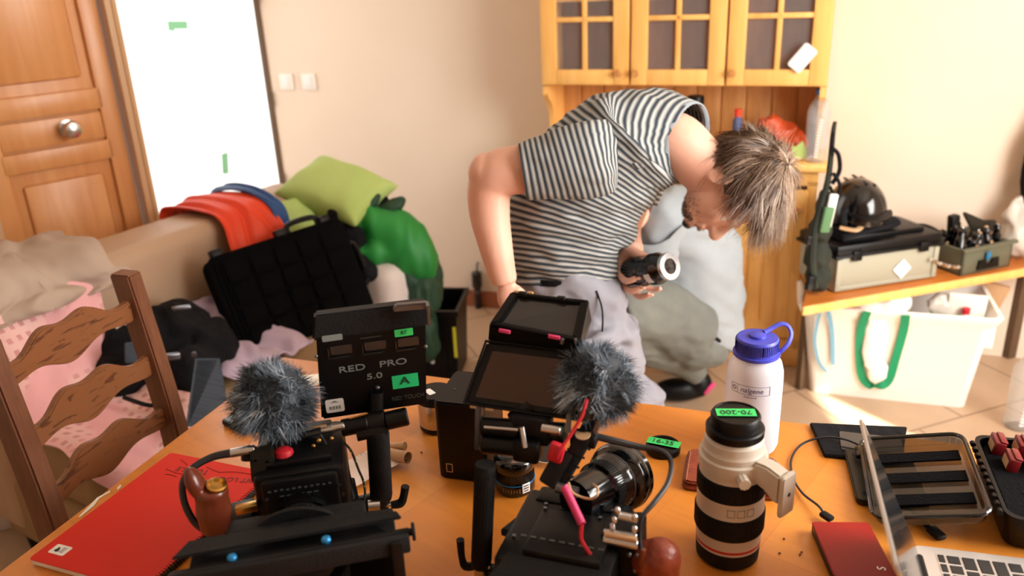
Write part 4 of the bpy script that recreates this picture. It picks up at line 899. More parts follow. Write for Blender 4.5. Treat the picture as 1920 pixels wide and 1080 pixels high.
# ---- white telephoto lens standing on its front
tl = thing('telephoto_lens', 'white telephoto zoom lens standing on end with black grip rings', 'lens', (.292, .964, TZ), 8)
prof = [(.040, 0, 3), (.0435, .004, 3), (.0445, .022, 3), (.0445, .026, 1), (.0450, .030, 4), (.0450, .034, 1), (.0455, .050, 1), (.0470, .052, 3), (.0475, .054, 3), (.0475, .084, 3), (.0465, .086, 1), (.0462, .088, 1), (.0458, .108, 1), (.0462, .112, 3), (.0465, .114, 3), (.0460, .138, 3), (.0445, .141, 1), (.0440, .146, 1), (.0430, .160, 1), (.0425, .164, 1), (.0425, .178, 1), (.0405, .181, 1), (.0400, .184, 1), (.0392, .192, 1), (.0365, .196, 1), (.0345, .199, 3)]
bm = B(); mp = {1: 0, 3: 1, 4: 2}; lathe(bm, [(r, h) for r, h, _ in prof], seg=56, mis=[mp[p[2]] for p in prof]); obj('barrel', bm, ['lenswhite', 'blackm', 'red'], tl, ang=25)
for z0, z1, r_ in ((.0545, .0835, .0477), (.1145, .1375, .0466)):
    bm = B()
    for i in range(72): a_ = 2*pi*i/72; box(bm, (r_*cos(a_), r_*sin(a_), (z0+z1)/2), (.0010, .0022, z1-z0-.002), (0, 0, math.degrees(a_)))
    obj('ribbed_grip', bm, 'blackm', tl, smooth=False)
bm = B(); lathe(bm, [(.0352, .196), (.0385, .199), (.0390, .2085), (.0375, .2105), (.0330, .2115), (.0325, .214), (.0330, .226), (.0310, .229), (.0290, .229), (.0285, .2275), (.001, .2275)], seg=44); cpo = obj('rear_cap', bm, 'black', tl)
bm = B(); box(bm, (0, 0, .2292), (.052, .019, .0006)); bmesh.ops.rotate(bm, verts=bm.verts, cent=(0, 0, 0), matrix=Matrix.Rotation(radians(-14), 3, 'Z')); tp = obj('tape_strip', bm, 'greent', cpo, smooth=False)
# children of a sub-part would be one level too deep, so the writing hangs on the lens
text('70-200', .015, Matrix.Translation((0, 0, .2297)) @ Matrix.Rotation(radians(166), 4, 'Z'), 'ink', tl, 'handwriting')
bm = B()
for i in range(3):
    a0 = radians(-118+i*17); 
    for z in (.093, .104): 
        for k in range(7): a_ = a0 + radians(k*2.0); box(bm, (.0461*cos(a_), .0461*sin(a_), z), (.0006, .0016, .0008), (0, 0, math.degrees(a_)))
    for s_ in (0, 1): a_ = a0 + radians(s_*12); box(bm, (.0461*cos(a_), .0461*sin(a_), .0985), (.0006, .0008, .012), (0, 0, math.degrees(a_)))
obj('switch_panel', bm, 'grey', tl, smooth=False)
# tripod collar and foot to the right
an = radians(-60); ax = V((cos(an), sin(an), 0)); ay = V((-sin(an), cos(an), 0))
bm = B(); lathe(bm, [(.0435, .150), (.0462, .152), (.0462, .168), (.0435, .170)], seg=48)
mt_ = Matrix(((ax.x, ay.x, 0, 0), (ax.y, ay.y, 0, 0), (0, 0, 1, 0), (0, 0, 0, 1)))
poly = [(.036, .146), (.060, .140), (.072, .130), (.082, .130), (.082, .172), (.060, .178), (.040, .176)]
prism(bm, poly, .024, mt_ @ Matrix.Translation((0, .012, 0)) @ Matrix.Rotation(radians(90), 4, 'X'), bev=.003); obj('tripod_collar', bm, 'lenswhite', tl)
bm = B(); prism(bm, rrect(.030, .062, .005), .007, mt_ @ Matrix.Translation((.082, 0, .144)) @ Matrix.Rotation(radians(90), 4, 'Y') @ Matrix.Rotation(radians(90), 4, 'Z'), bev=.002); ft = obj('mount_foot', bm, 'lenswhite', tl)
bm = B(); cyl(bm, mt_ @ V((.0885, 0, .145)), mt_ @ V((.0896, 0, .145)), .003, seg=14); obj('screw_hole', bm, 'black', ft)
kp = V((cos(radians(-98)), sin(radians(-98)), 0)); bm = B(); t_ = B(); pf = [((.0075 + .0012*(i % 2))*cos(2*pi*i/20), (.0075 + .0012*(i % 2))*sin(2*pi*i/20)) for i in range(20)]
prism(bm, pf, .016, basis(kp*.044 + V((0, 0, .155)), V((0, 0, 1)).cross(kp), V((0, 0, 1))), bev=.0005); obj('collar_knob', bm, 'lenswhite', tl)
# ---- wide mouth bottle
nt_ = thing('wide_mouth_bottle', 'frosted wide-mouth bottle with violet-blue screw lid and loop, at the far table edge', 'bottle', (.403, 1.239, TZ), 0)
bm = B(); R_ = .0465
lathe(bm, [(.036, 0), (R_*.93, .004), (R_, .014), (R_, .135), (R_*.985, .150), (R_*.90, .165), (R_*.74, .174), (.032, .178), (.0315, .186)], seg=56); obj('bottle_body', bm, 'hdpe', nt_)
bm = B(); lathe(bm, [(.0365, .176), (.0385, .178), (.0385, .182), (.0345, .183), (.0345, .184), (.0350, .186), (.0345, .206), (.0325, .2085), (.014, .2088), (.0135, .2125), (.012, .2135), (.001, .2135)], seg=56); ld = obj('screw_lid', bm, 'blue', nt_)
bm = B()
for i in range(170): a_ = 2*pi*i/60; box(bm, (.0350*cos(a_), .0350*sin(a_), .1955), (.0008, .0016, .017), (0, 0, math.degrees(a_)))
obj('lid_ribs', bm, 'blue', ld, smooth=False)
bm = B(); tube(bm, [(.012, .006, .213), (.026, .012, .2170), (.042, .016, .2225), (.054, .014, .219), (.058, .006, .208), (.052, -.002, .196), (.042, -.006, .186), (.036, -.006, .181)], .0042, 10, flat=(1, .6)); obj('lid_loop', bm, 'blue', nt_)
def wraptext(s, size, ang, z, m, name, rad=R_+.0003, slant=0):
    cu = bpy.data.curves.new('t', 'FONT'); cu.body = s; cu.size = size; cu.extrude = .0002; cu.align_x = 'CENTER'; cu.align_y = 'CENTER'; cu.shear = .2
    o = bpy.data.objects.new('t', cu); COL.objects.link(o); me = bpy.data.meshes.new_from_object(o.evaluated_get(bpy.context.evaluated_depsgraph_get())); bm = B(); bm.from_mesh(me); bpy.data.objects.remove(o)
    bmesh.ops.subdivide_edges(bm, edges=[e_ for e_ in bm.edges if e_.calc_length() > .004], cuts=2)
    for v in bm.verts:
        a_ = radians(ang) + v.co.x/rad; r_ = rad + v.co.z; z_ = z + v.co.y + slant*v.co.x; v.co = V((r_*cos(a_), r_*sin(a_), z_))
    return obj(name, bm, m, nt_, smooth=False)
wraptext('nalgene', .0125, -112, .130, 'inkb', 'brand_print'); wraptext('MADE IN USA', .0035, -114, .118, 'inkb', 'small_print')
bm = B()
for (x0, x1, y0, y1) in ((-.036, .030, .0075, .0080), (-.036, .030, -.0080, -.0075), (-.0365, -.036, -.008, .008), (.030, .0305, -.008, .008), (-.0245, -.024, -.008, .008)):
    n = max(1, int((x1-x0)/.002))
    for k in range(n):
        xa, xb = x0+(x1-x0)*k/n, x0+(x1-x0)*(k+1)/n; vs = []
        for r_ in (R_, R_+.0004):
            for x, y in ((xa, y0), (xb, y0), (xb, y1), (xa, y1)): a_ = radians(-112)+x/R_; vs.append(bm.verts.new((r_*cos(a_), r_*sin(a_), .130+y)))
        for f in ((4, 5, 6, 7), (0, 1, 5, 4), (1, 2, 6, 5), (2, 3, 7, 6), (3, 0, 4, 7)): bm.faces.new([vs[i] for i in f])
a_ = radians(-112)-.0303/R_
for k in range(14): b_ = 2*pi*k/14; box(bm, ((R_+.0002)*cos(a_+.0032*cos(b_)/R_), (R_+.0002)*sin(a_+.0032*cos(b_)/R_), .130+.0032*sin(b_)), (.0010, .0010, .0010))
obj('print_frame', bm, 'inkb', nt_, smooth=False)
# ---- red portable drive and cable
pd = thing('portable_drive', 'flat red portable hard drive with black sides and a plugged cable', 'hard drive', (.424, 1.000, TZ), -5)
bm = B(); box(bm, (.042, -.058, .0075), (.080, .116, .015), bev=.002); obj('black_base', bm, 'black', pd)
bm = B(); prism(bm, rrect(.082, .118, .004, 5, .042, -.058), .003, Matrix.Translation((0, 0, .015)), bev=.001); obj('red_top', bm, 'redm', pd)
text('S', .016, Matrix.Translation((.068, -.100, .0183)) @ Matrix.Rotation(radians(75), 4, 'Z'), 'chrome', pd, 'logo')
cb = thing('usb_cable', 'thin black cable looping from the red drive towards the laptop', 'cable', P(1555, 966, TZ))
bm = B(); tube(bm, [P(x, y, TZ+z)-cb.location for x, y, z in ((1548, 972, .010), (1536, 950, .010), (1505, 925, .005), (1487, 895, .003), (1484, 860, .003), (1505, 832, .005), (1545, 820, .014), (1585, 824, .016), (1620, 840, .012), (1640, 860, .012))], .0019, 8); obj('cord', bm, 'cable', cb)
bm = B(); box(bm, P(1550, 968, TZ+.010)-cb.location, (.013, .020, .008), (0, 0, 28), bev=.003); obj('plug', bm, 'black', cb)
# ---- black pad and drilled plate
bm = B(); q = [P(1518, 798, TZ), P(1700, 806, TZ), P(1690, 872, TZ), P(1640, 868, TZ), P(1545, 858, TZ)]
t_ = B(); t_.faces.new([t_.verts.new(p) for p in q]); bmesh.ops.recalc_face_normals(t_, faces=t_.faces); 
if t_.faces[:][0].normal.z < 0: bmesh.ops.reverse_faces(t_, faces=t_.faces)
e_ = bmesh.ops.extrude_face_region(t_, geom=t_.faces[:]); bmesh.ops.translate(t_, vec=(0, 0, .007), verts=[v for v in e_['geom'] if isinstance(v, bmesh.types.BMVert)]); bmesh.ops.recalc_face_normals(t_, faces=t_.faces); bmesh.ops.bevel(t_, geom=t_.edges[:], offset=.0015, segments=2, affect='EDGES')
pad = tag(obj('black_folio', t_, 'blackf', world=True), 'flat black folio lying at the far table edge behind the laptop screen', 'folio'); FM[pad.name] = Matrix.Translation(pad.location)
bm = B(); prism(bm, rrect(.10, .06, .004), .0008, flat(.605, 1.215, TZ+.0072, -18)); obj('inner_panel', bm, 'screen2', pad, world=True)
hp = thing('mounting_plate', 'brown-black mounting plate with keyhole slots between drive cable and dry case', 'plate', P(1658, 902, TZ), -14)
bm = B(); prism(bm, rrect(.105, .150, .010), .010, bev=.002); obj('plate_body', bm, 'olive', hp)
for x, y in ((-.038, .058), (-.038, -.055), (.0, .02), (-.018, .0)): bm = B(); lathe(bm, [(.005, .0100), (.005, .0106)], (x, y, 0), (0, 0, 1), 16); box(bm, (x+.003, y-.006, .0103), (.004, .010, .0006)); obj('keyhole', bm, 'black', hp)
# ---- dry case with card magazines
ub = (V((.647, .95, 0)) - V((.718, 1.175, 0))).normalized(); yb = math.degrees(math.atan2(-ub.y, -ub.x)) - 90
dc = thing('dry_case', 'open smoked-lid dry case holding red media cards in black foam', 'case', (.733, 1.150, TZ), yb)
# local: y away from the camera (hinge line x=0), base to +x, lid to -x
bm = B(); BW, BH, BD = .17, .225, .055
rings = []
for z, k in ((0, .86), (.004, .90), (BD, 1.0), (BD+.003, 1.0), (BD+.003, .94), (.03, .9)):
    rings.append([V((x, y, z)) for x, y in rrect(BW*k, BH*k, .02, 5, BW/2+.004, -BH/2+.005)])
loft(bm, rings); bmesh.ops.recalc_face_normals(bm, faces=bm.faces); obj('case_tray', bm, 'black', dc)
bm = B(); prism(bm, rrect(BW*.9, BH*.9, .016, 5, BW/2+.004, -BH/2+.005), .014, Matrix.Translation((0, 0, .034)), bev=.003); fo = obj('foam_insert', bm, 'foam', dc)
for x, y in ((.055, -.155), (.10, -.16)): bm = B(); box(bm, (x, y, .0483), (.018, .045, .001)); obj('foam_slot', bm, 'blackg', dc)
# lid: shallow smoked tray lying open to the left
LW, LH = .155, .22; lm = Matrix.Translation((-.004, 0, BD-.006)) @ Matrix.Rotation(radians(-12), 4, 'Y') @ Matrix.Translation((0, 0, -.012))
bm = B(); rings = []
for z, k in ((0, .90), (.003, .95), (.018, 1.0), (.021, 1.0), (.021, .94), (.008, .90)):
    rings.append([lm @ V((x, y, z)) for x, y in rrect(LW*k, LH*k, .02, 5, -LW/2-.006, -LH/2+.005)])
loft(bm, rings); bmesh.ops.recalc_face_normals(bm, faces=bm.faces); obj('clear_lid', bm, 'smoke', dc)
bm = B(); rg = [lm @ V((x, y, .021)) for x, y in rrect(LW, LH, .02, 5, -LW/2-.006, -LH/2+.005)]; tube(bm, rg + [rg[0]], .0035, 8, 1); obj('lid_seal', bm, 'blackg', dc)
for i in range(3):
    bm = B(); box(bm, (0, 0, 0), (LW*.84, .026, .003), mtx=lm @ Matrix.Translation((-LW/2-.006, -.045-i*.058, .012))); obj('lid_strip', bm, 'foam', dc)
bm = B()
for i in range(11): cyl(bm, (-.001, -.02-i*.018, BD+.001), (-.001, -.028-i*.018, BD+.001), .0042, seg=10)
obj('hinge', bm, 'black', dc)
bm = B(); box(bm, (0, 0, 0), (.012, .03, .010), bev=.003, mtx=lm @ Matrix.Translation((-LW-.010, -.03, .018))); obj('latch', bm, 'blackg', dc)
for i, (x, y) in enumerate(((.034, -.020), (.068, -.020), (.102, -.020), (.044, -.066), (.078, -.066), (.112, -.066))):
    row = 'back' if y > -.05 else 'front'; nm = ('left', 'middle', 'right')[i % 3]
    o = FM[dc.name] @ V((x, y, .0482)); t = thing('media_card', 'dark red media magazine in the %s row of the dry case foam, %s of three' % (row, nm), 'media card', o, yb, 'red media magazines in the foam')
    bm = B(); box(bm, (0, 0, .010), (.016, .036, .022), (0, 10, 0), bev=.002); box(bm, (.006, .0, .021), (.010, .033, .004), (0, 10, 0), bev=.001); obj('card_body', bm, 'maroon', t)
    bm = B(); box(bm, (-.0088, -.002, .010), (.0006, .025, .013), (0, 10, 0)); obj('card_label', bm, 'frame', t, smooth=False)
# ---- laptop
lt = thing('laptop', 'silver laptop seen edge-on with its screen leaning away and black keys', 'laptop', (.548, .947, TZ), -15.6)
# local: x away from the hinge (towards the keys front), y away from the camera
LPW, LPD = .305, .215
bm = B(); prism(bm, rrect(LPD, LPW, .012, 5, LPD/2, -LPW/2), .013, Matrix.Translation((0, 0, .001)), bev=.0015); obj('laptop_base', bm, 'alu', lt)
bm = B()
ky = 0
for r_ in range(6):
    hk = .008 if r_ == 0 else .0155; x = .030 + (0 if r_ == 0 else .0115 + (r_-1)*.019); wds = [.0155]*14
    y = -.018 - ([0, 0, .008, .010, .016, 0][r_] if r_ > 1 else 0)*0
    if r_ in (1, 2, 3, 4): wds = [[.0155, .0155, .024, .028, .036][r_]] + [.0155]*11 + [.026]
    if r_ == 5: wds = [.0155, .0155, .0155, .019, .098, .019, .0155, .0155]
    wt = sum(wds)+.0035*(len(wds)-1); y = -.0175
    sc_ = (LPW-.035)/wt
    for w1 in wds: box(bm, (x+hk/2, y-w1*sc_/2, .0148), (hk, w1*sc_-.0004, .0014), bev=.0006, seg=1); y -= (w1+.0035)*sc_
obj('keys', bm, 'keys', lt, smooth=False)['label'] = 'black keys'
bm = B(); prism(bm, rrect(.128, LPW-.022, .004, 4, .028+.064, -LPW/2), .0006, Matrix.Translation((0, 0, .0138))); obj('key_well', bm, 'alu', lt)
bm = B(); box(bm, (.172, -LPW/2, .0143), (.06, .10, .0005)); obj('trackpad', bm, 'ceil', lt)
lean = Matrix.Translation((.004, 0, .016)) @ Matrix.Rotation(radians(-25), 4, 'Y') @ Matrix.Rotation(radians(-90), 4, 'Y')
bm = B(); prism(bm, rrect(.215, LPW, .010, 5, .1075, -LPW/2), .0045, lean @ Matrix.Translation((0, 0, 0)), bev=.001); obj('screen_lid', bm, 'alu', lt)
bm = B(); prism(bm, rrect(.207, LPW-.008, .008, 5, .1075, -LPW/2), .0008, lean @ Matrix.Translation((0, 0, -.0008))); obj('display', bm, 'screen2', lt)
bm = B(); cyl(bm, (.004, -.03, .015), (.004, -LPW+.03, .015), .006, seg=14); obj('hinge_bar', bm, 'black', lt)
ub_ = thing('usb_plug', 'black cable plug lying in front of the dry case near the laptop', 'cable', P(1742, 995, TZ))
bm = B(); tube(bm, [(0, 0, .005), (-.004, .02, .006), (-.008, .045, .006)], [.004, .005, .003]); box(bm, (.004, -.012, .005), (.016, .026, .009), (0, 0, 12), bev=.003); obj('plug_body', bm, 'black', ub_)

# ================================================================= CAMERA RIGS
def FPt(t, px, py, y):                       # a point of rig t in its local plane y
    F = FM[t.name]; n = (F.to_3x3() @ V((0, 1, 0))); o0 = F @ V((0, y, 0)); o = V((0, 0, CAMZ)); d = ray(px, py)
    return F.inverted() @ (o + d*((o0-o).dot(n)/d.dot(n)))
def slab(bm, q, th, bev=.0015, mi=0):
    """four corners (any quad) given thickness backwards"""
    t = B(); q = [V(p) for p in q]; n = (q[1]-q[0]).cross(q[3]-q[0]).normalized()
    a = [t.verts.new(p) for p in q]; b = [t.verts.new(p - n*th) for p in q]
    t.faces.new(a); t.faces.new(list(reversed(b)))
    for i in range(4): t.faces.new((a[(i+1) % 4], a[i], b[i], b[(i+1) % 4]))
    bmesh.ops.recalc_face_normals(t, faces=t.faces)
    if bev: bmesh.ops.bevel(t, geom=t.edges[:], offset=bev, segments=2, affect='EDGES')
    merge(bm, t, mi); return bm
def inset(q, k):
    c = sum((V(p) for p in q), V())/4; return [V(p)+(c-V(p))*k for p in q]
def knurl(bm, a, b, r, n=24, h=.0012):
    a, b = V(a), V(b); x, y, z = frame_of(b-a); L = (b-a).length
    for i in range(n):
        an_ = 2*pi*i/n; p = (x*cos(an_)+y*sin(an_))*r; box(bm, (0, 0, 0), (h, h, L), mtx=basis((a+b)/2+p, x*cos(an_)+y*sin(an_), -x*sin(an_)+y*cos(an_)))
def bolt(bm, p, r=.003, ax=(0, -1, 0)): cyl(bm, V(p), V(p)+V(ax).normalized()*.002, r, seg=10)

A = thing('cinema_camera', 'left black cinema camera facing the viewer, with matte box and green-labelled monitor back', 'camera', (-.298, .989, TZ), 11)
def a_(px, py, y): return FPt(A, px, py, y)
# body
bm = B(); box(bm, (-.006, .015, .105), (.122, .13, .155), bev=.010); box(bm, (-.006, -.055, .125), (.100, .012, .110), bev=.006); box(bm, (-.006, .0, .022), (.11, .12, .03), bev=.004)
box(bm, (-.006, .015, .186), (.09, .10, .012), bev=.003)
for i in range(5): box(bm, (-.006, -.0535, .17-i*.004), (.09, .012, .0015))
obj('camera_body', bm, 'black', A)
bm = B()
for i in range(11): box(bm, (-.045+i*.0078, -.0625, .166+(i % 3)*.0004), (.004, .001, .0022))
for i in range(6): box(bm, (-.03+i*.0088, -.0625, .157), (.006, .001, .0014))
obj('button_marks', bm, 'dgrey', A, smooth=False)
bm = B()
for x, z in ((-.050, .155), (-.055, .12), (.045, .16), (.048, .145), (.04, .125), (.050, .10), (-.052, .085)): bolt(bm, (x, -.061, z), .0022)
obj('body_screws', bm, 'dsteel', A)
bm = B(); prism(bm, [(0, 0), (.042, .0), (.044, .012), (.034, .016), (.032, .040), (.003, .040)], .030, Matrix.Translation((-.070, -.035, .165)) @ Matrix.Rotation(radians(90), 4, 'X') @ Matrix.Translation((0, 0, -.03)), bev=.002); ob = obj('top_plate', bm, 'olive', A)
bm = B()
for x, z, r in ((-.060, .200, .002), (-.043, .183, .0045), (-.060, .178, .0025), (-.045, .196, .002)): cyl(bm, (x, -.0352, z), (x, -.0362, z), r, seg=14)
obj('plate_holes', bm, 'blackg', ob)
# lens
bm = B(); lathe(bm, [(.038, -.01), (.040, 0), (.044, .010), (.044, .024), (.040, .026), (.040, .050), (.045, .054), (.046, .080), (.044, .084)], (-.010, -.055, .115), (0, -1, 0), 48); obj('lens_barrel', bm, 'blackg', A)
bm = B(); knurl(bm, (-.010, -.083, .115), (-.010, -.103, .115), .0405, 60); obj('focus_gear', bm, 'blackm', A, smooth=False)
bm = B(); lathe(bm, [(.0435, .080), (.0465, .082), (.0465, .086), (.0435, .088)], (-.010, -.055, .115), (0, -1, 0), 56); obj('front_ring', bm, 'chrome', A)
bm = B(); lathe(bm, [(.001, .083), (.03, .082), (.040, .080), (.040, .079), (.001, .079)], (-.010, -.055, .115), (0, -1, 0), 40); obj('front_glass', bm, 'lensgl', A)
# matte box with top flag, tapering hood
fa, fb = V((-.148, -.215, .176)), V((.128, -.205, .176))
bm = B(); hood = []
for y, hw, zt, zb in ((-.140, .060, .165, .045), (-.165, .085, .170, .035), (-.205, .120, .172, .030)): hood.append([V((-.008+hw, y, zt)), V((-.008-hw, y, zt)), V((-.008-hw, y, zb)), V((-.008+hw, y, zb))])
inner = [[V((v.x*.93, v.y+.001, .1+(v.z-.1)*.9)) for v in r] for r in reversed(hood)]
loft(bm, hood+inner, caps=False); bmesh.ops.bridge_loops(bm, edges=[e_ for e_ in bm.edges if e_.is_boundary]); bmesh.ops.recalc_face_normals(bm, faces=bm.faces); obj('matte_box', bm, 'black', A, smooth=False)
bm = B(); slab(bm, [fa, fb, fb+V((.0, .02, -.008)), fa+V((.0, .02, -.008))], .005); box(bm, ((fa+fb)/2)+V((0, -.004, -.012)), (.272, .008, .026), (0, 0, 2), bev=.003); obj('matte_box_flag', bm, 'blackm', A)
bm = B(); slab(bm, [(-.145, -.190, .182), (.12, -.182, .182), (.115, -.166, .181), (-.130, -.160, .181)], .004); obj('french_flag', bm, 'blackm', A)
bm = B(); box(bm, (-.008, -.172, .163), (.238, .060, .014), bev=.003); box(bm, (-.008, -.125, .150), (.17, .05, .030), (-14, 0, 0), bev=.006); obj('matte_box_roof', bm, 'blackm', A)
bm = B(); box(bm, (-.008, -.214, .10), (.245, .006, .008)); box(bm, (-.008, -.214, .035), (.26, .008, .014), bev=.002)
for x in (-.128, .110): box(bm, (x, -.214, .10), (.014, .008, .145), bev=.002)
obj('matte_box_frame', bm, 'black', A)
for px, py in ((436, 1049), (612, 1015)):
    p = a_(px, py, -.195); bm = B(); lathe(bm, [(.004, 0), (.0055, .001), (.0055, .005), (.003, .007)], p, (0, -.3, 1), 16); o_ = obj('blue_thumbscrew', bm, 'bluean', A); 
p = a_(772, 997, -.20); bm = B(); cyl(bm, p-V((.05, 0, .003)), p, .006, .0045, 14); cyl(bm, p, p+V((.004, 0, 0)), .011, seg=18, bev=.001); obj('flag_knob', bm, 'blackm', A)
bm = B(); lathe(bm, [(.048, .0), (.062, .012), (.074, .030), (.074, .036), (.060, .034), (.046, .010)], (-.010, -.100, .110), (0, -1, 0), 48); obj('hood_ring', bm, 'blackm', A)
# rails
for x in (-.038, .022):
    bm = B(); cyl(bm, (x, -.20, .018), (x, .14, .018), .0075, seg=16); obj('rod', bm, 'black', A)
bm = B(); box(bm, (-.008, .03, .012), (.10, .14, .024), bev=.004); obj('base_plate', bm, 'black', A)
# monitor seen from behind
q = [a_(603, 788, .055), a_(800, 758, .055), a_(798, 600, .055), a_(592, 626, .055)]
mon = B(); slab(mon, q, .018, .003); 
o_m = obj('monitor_back', mon, 'black', A)
q2 = [a_(585, 640, .050), a_(803, 612, .050), a_(801, 566, .055), a_(588, 592, .055)]; bm = B(); slab(bm, q2, .030, .003); obj('monitor_hood', bm, 'blackm', A)
bm = B(); slab(bm, [a_(740, 567, .05), a_(801, 562, .05), a_(800, 574, .05), a_(735, 580, .05)], .012, .002); slab(bm, [a_(797, 565, .040), a_(803, 563, .040), a_(805, 600, .040), a_(799, 602, .040)], .02, .001); obj('hood_clip', bm, 'dsteel', A)
mx_ = (q[1]-q[0]).normalized(); my_ = (q[3]-q[0]).normalized()
def onm(px, py, off=.0012): p = a_(px, py, .055); return basis(p + mx_.cross(my_)*off, mx_, my_)
def onm2(px, py, off=.0012): p = a_(px, py, .050); return basis(p + mx_.cross(my_)*off, mx_, my_)
mk = ((700, 686, 'RED PRO', .018, 'grey'), (700, 708, '5.0', .016, 'grey'), (765, 742, 'monitor A', .009, 'dgrey'))
for px, py, s_, z_, m_ in ((660, 691, 'RED', .0135, 'grey'), (737, 680, 'PRO', .0135, 'grey'), (702, 705, '5.0', .0125, 'grey'), (765, 744, 'RED TOUCH', .0085, 'dgrey')):
    text(s_, z_, onm(px, py, .0006) @ Matrix.Scale(1.55, 4, V((1, 0, 0))) if s_ != 'RED TOUCH' else onm(px, py, .0006), m_, o_m, 'lettering')
bm = B(); prism(bm, rrect(.038, .021, .001), .0006, onm(760, 714, .0004)); tp = obj('green_label', bm, 'greent2', A); tp['label'] = 'green tape label with letter A'
text('A', .017, onm(759, 713, .0014) @ Matrix.Scale(1.3, 4, V((1, 0, 0))), 'ink', tp)
bm = B(); prism(bm, rrect(.026, .011, .001), .0006, onm2(757, 623, .0006)); tp = obj('green_label', bm, 'greent', A); text('RT', .008, onm2(757, 623, .0014), 'ink', tp)
bm = B(); prism(bm, rrect(.028, .009, .002), .0006, onm2(623, 633, .0006)); tp = obj('serial_label', bm, 'grey', A)
bm = B(); prism(bm, rrect(.030, .0008, .0003), .0006, onm2(695, 632, .0006)); obj('hood_line', bm, 'dgrey', A)
bm = B(); prism(bm, rrect(.026, .021, .003), .0006, onm(628, 760, .0006)); tp = obj('white_sticker', bm, 'white', A)
bm = B()
prism(bm, [(-.006, .0035), (0, .0065), (.006, .0035)], .0003, onm(628, 758, .0014)); 
for k in range(4): prism(bm, rrect(.003, .005, .0006, 3, -.0065+k*.0043, -.003), .0003, onm(628, 760, .0014))
obj('sticker_print', bm, 'grey', tp, smooth=False)
bm = B()
for px, py in ((616, 660), (680, 652), (742, 645)):
    prism(bm, rrect(.0015, .014, .0006), .004, onm(px, py)); prism(bm, rrect(.028, .0012, .0005, 3, .014, -.009), .004, onm(px, py)); prism(bm, rrect(.030, .013, .002, 4, .018, .002), .002, onm(px, py))
obj('battery_clips', bm, 'screen2', A)
bm = B(); ell(bm, a_(708, 727, .045), .0035); ell(bm, a_(593, 668, .045), .0025); ell(bm, a_(798, 650, .045), .003); obj('bright_screw', bm, 'dsteel', A)
# monitor arm, connectors, grip
bm = B(); cyl(bm, a_(640, 803, .03), a_(690, 793, .03), .0125, bev=.002); cyl(bm, a_(722, 790, .03), a_(765, 780, .03), .0135, bev=.002); cyl(bm, a_(688, 796, .035), a_(724, 788, .035), .0175, bev=.003); cyl(bm, a_(705, 800, .04), a_(706, 735, .05), .010); obj('monitor_arm', bm, 'black', A)
bm = B(); cyl(bm, a_(602, 808, .02), a_(646, 798, .02), .0058, seg=20, bev=.0008); lathe(bm, [(.0062, 0), (.0066, .003), (.0062, .006)], a_(620, 804, .02), a_(646, 798, .02)-a_(602, 808, .02), 20); obj('steel_connector', bm, 'chrome', A)
bm = B(); tube(bm, [a_(604, 808, .02), a_(570, 816, .02), a_(540, 830, .03), a_(528, 850, .05)], .0058); obj('monitor_cable', bm, 'cable', A)
bm = B(); tube(bm, [a_(655, 785, .02), a_(690, 775, .02)], .0012, 6, 1); tube(bm, [a_(585, 803, .018), a_(612, 797, .018)], .0012, 6, 1); obj('gold_edge', bm, 'brass', A)
bm = B(); slab(bm, [a_(618, 975, .0), a_(652, 975, .0), a_(648, 840, .03), a_(608, 840, .03)], .03, .004); slab(bm, [a_(560, 990, -.07), a_(690, 985, -.07), a_(670, 950, -.05), a_(600, 950, -.05)], .03, .004); obj('side_bracket', bm, 'black', A)
g0, g1 = a_(708, 806, .025), a_(716, 945, .025); gd = (g1-g0)
bm = B(); lathe(bm, [(.014, 0), (.0165, .006), (.0165, .10*0+gd.length*.86), (.0150, gd.length*.92), (.010, gd.length)], g0, gd, 28); obj('side_grip', bm, 'blackm', A)
bm = B(); tube(bm, [g0+V((-.03, 0, -.002)), g0+V((0, 0, 0)), g0+V((.012, 0, -.004))], .011); obj('grip_elbow', bm, 'black', A)
bm = B(); box(bm, a_(715, 955, .03), (.022, .018, .026), bev=.003); cyl(bm, a_(700, 945, .03), a_(672, 952, .03), .017, bev=.002); cyl(bm, a_(672, 952, .03), a_(655, 956, .03), .021, bev=.003); obj('rosette_clamp', bm, 'black', A)
bm = B(); cyl(bm, a_(690, 948, .01), a_(712, 946, .01), .008, seg=18); cyl(bm, a_(722, 947, .02), a_(738, 945, .02), .0035, seg=14); obj('clamp_pin', bm, 'chrome', A)
bm = B(); tube(bm, [a_(733, 947, .02), a_(751, 943, .02), a_(757, 930, .02), a_(760, 912, .02)], [.0055, .007, .006, .0065]); obj('clamp_lever', bm, 'blackm', A)
bm = B(); cyl(bm, a_(655, 900, .04), a_(668, 960, .0), .008, seg=14); cyl(bm, a_(640, 850, .05), a_(666, 960, .0), .006, seg=14); obj('support_rod', bm, 'black', A)
bm = B(); cyl(bm, a_(648, 868, .03), a_(656, 955, .0), .0014, seg=8); obj('copper_wire', bm, 'frame', A)
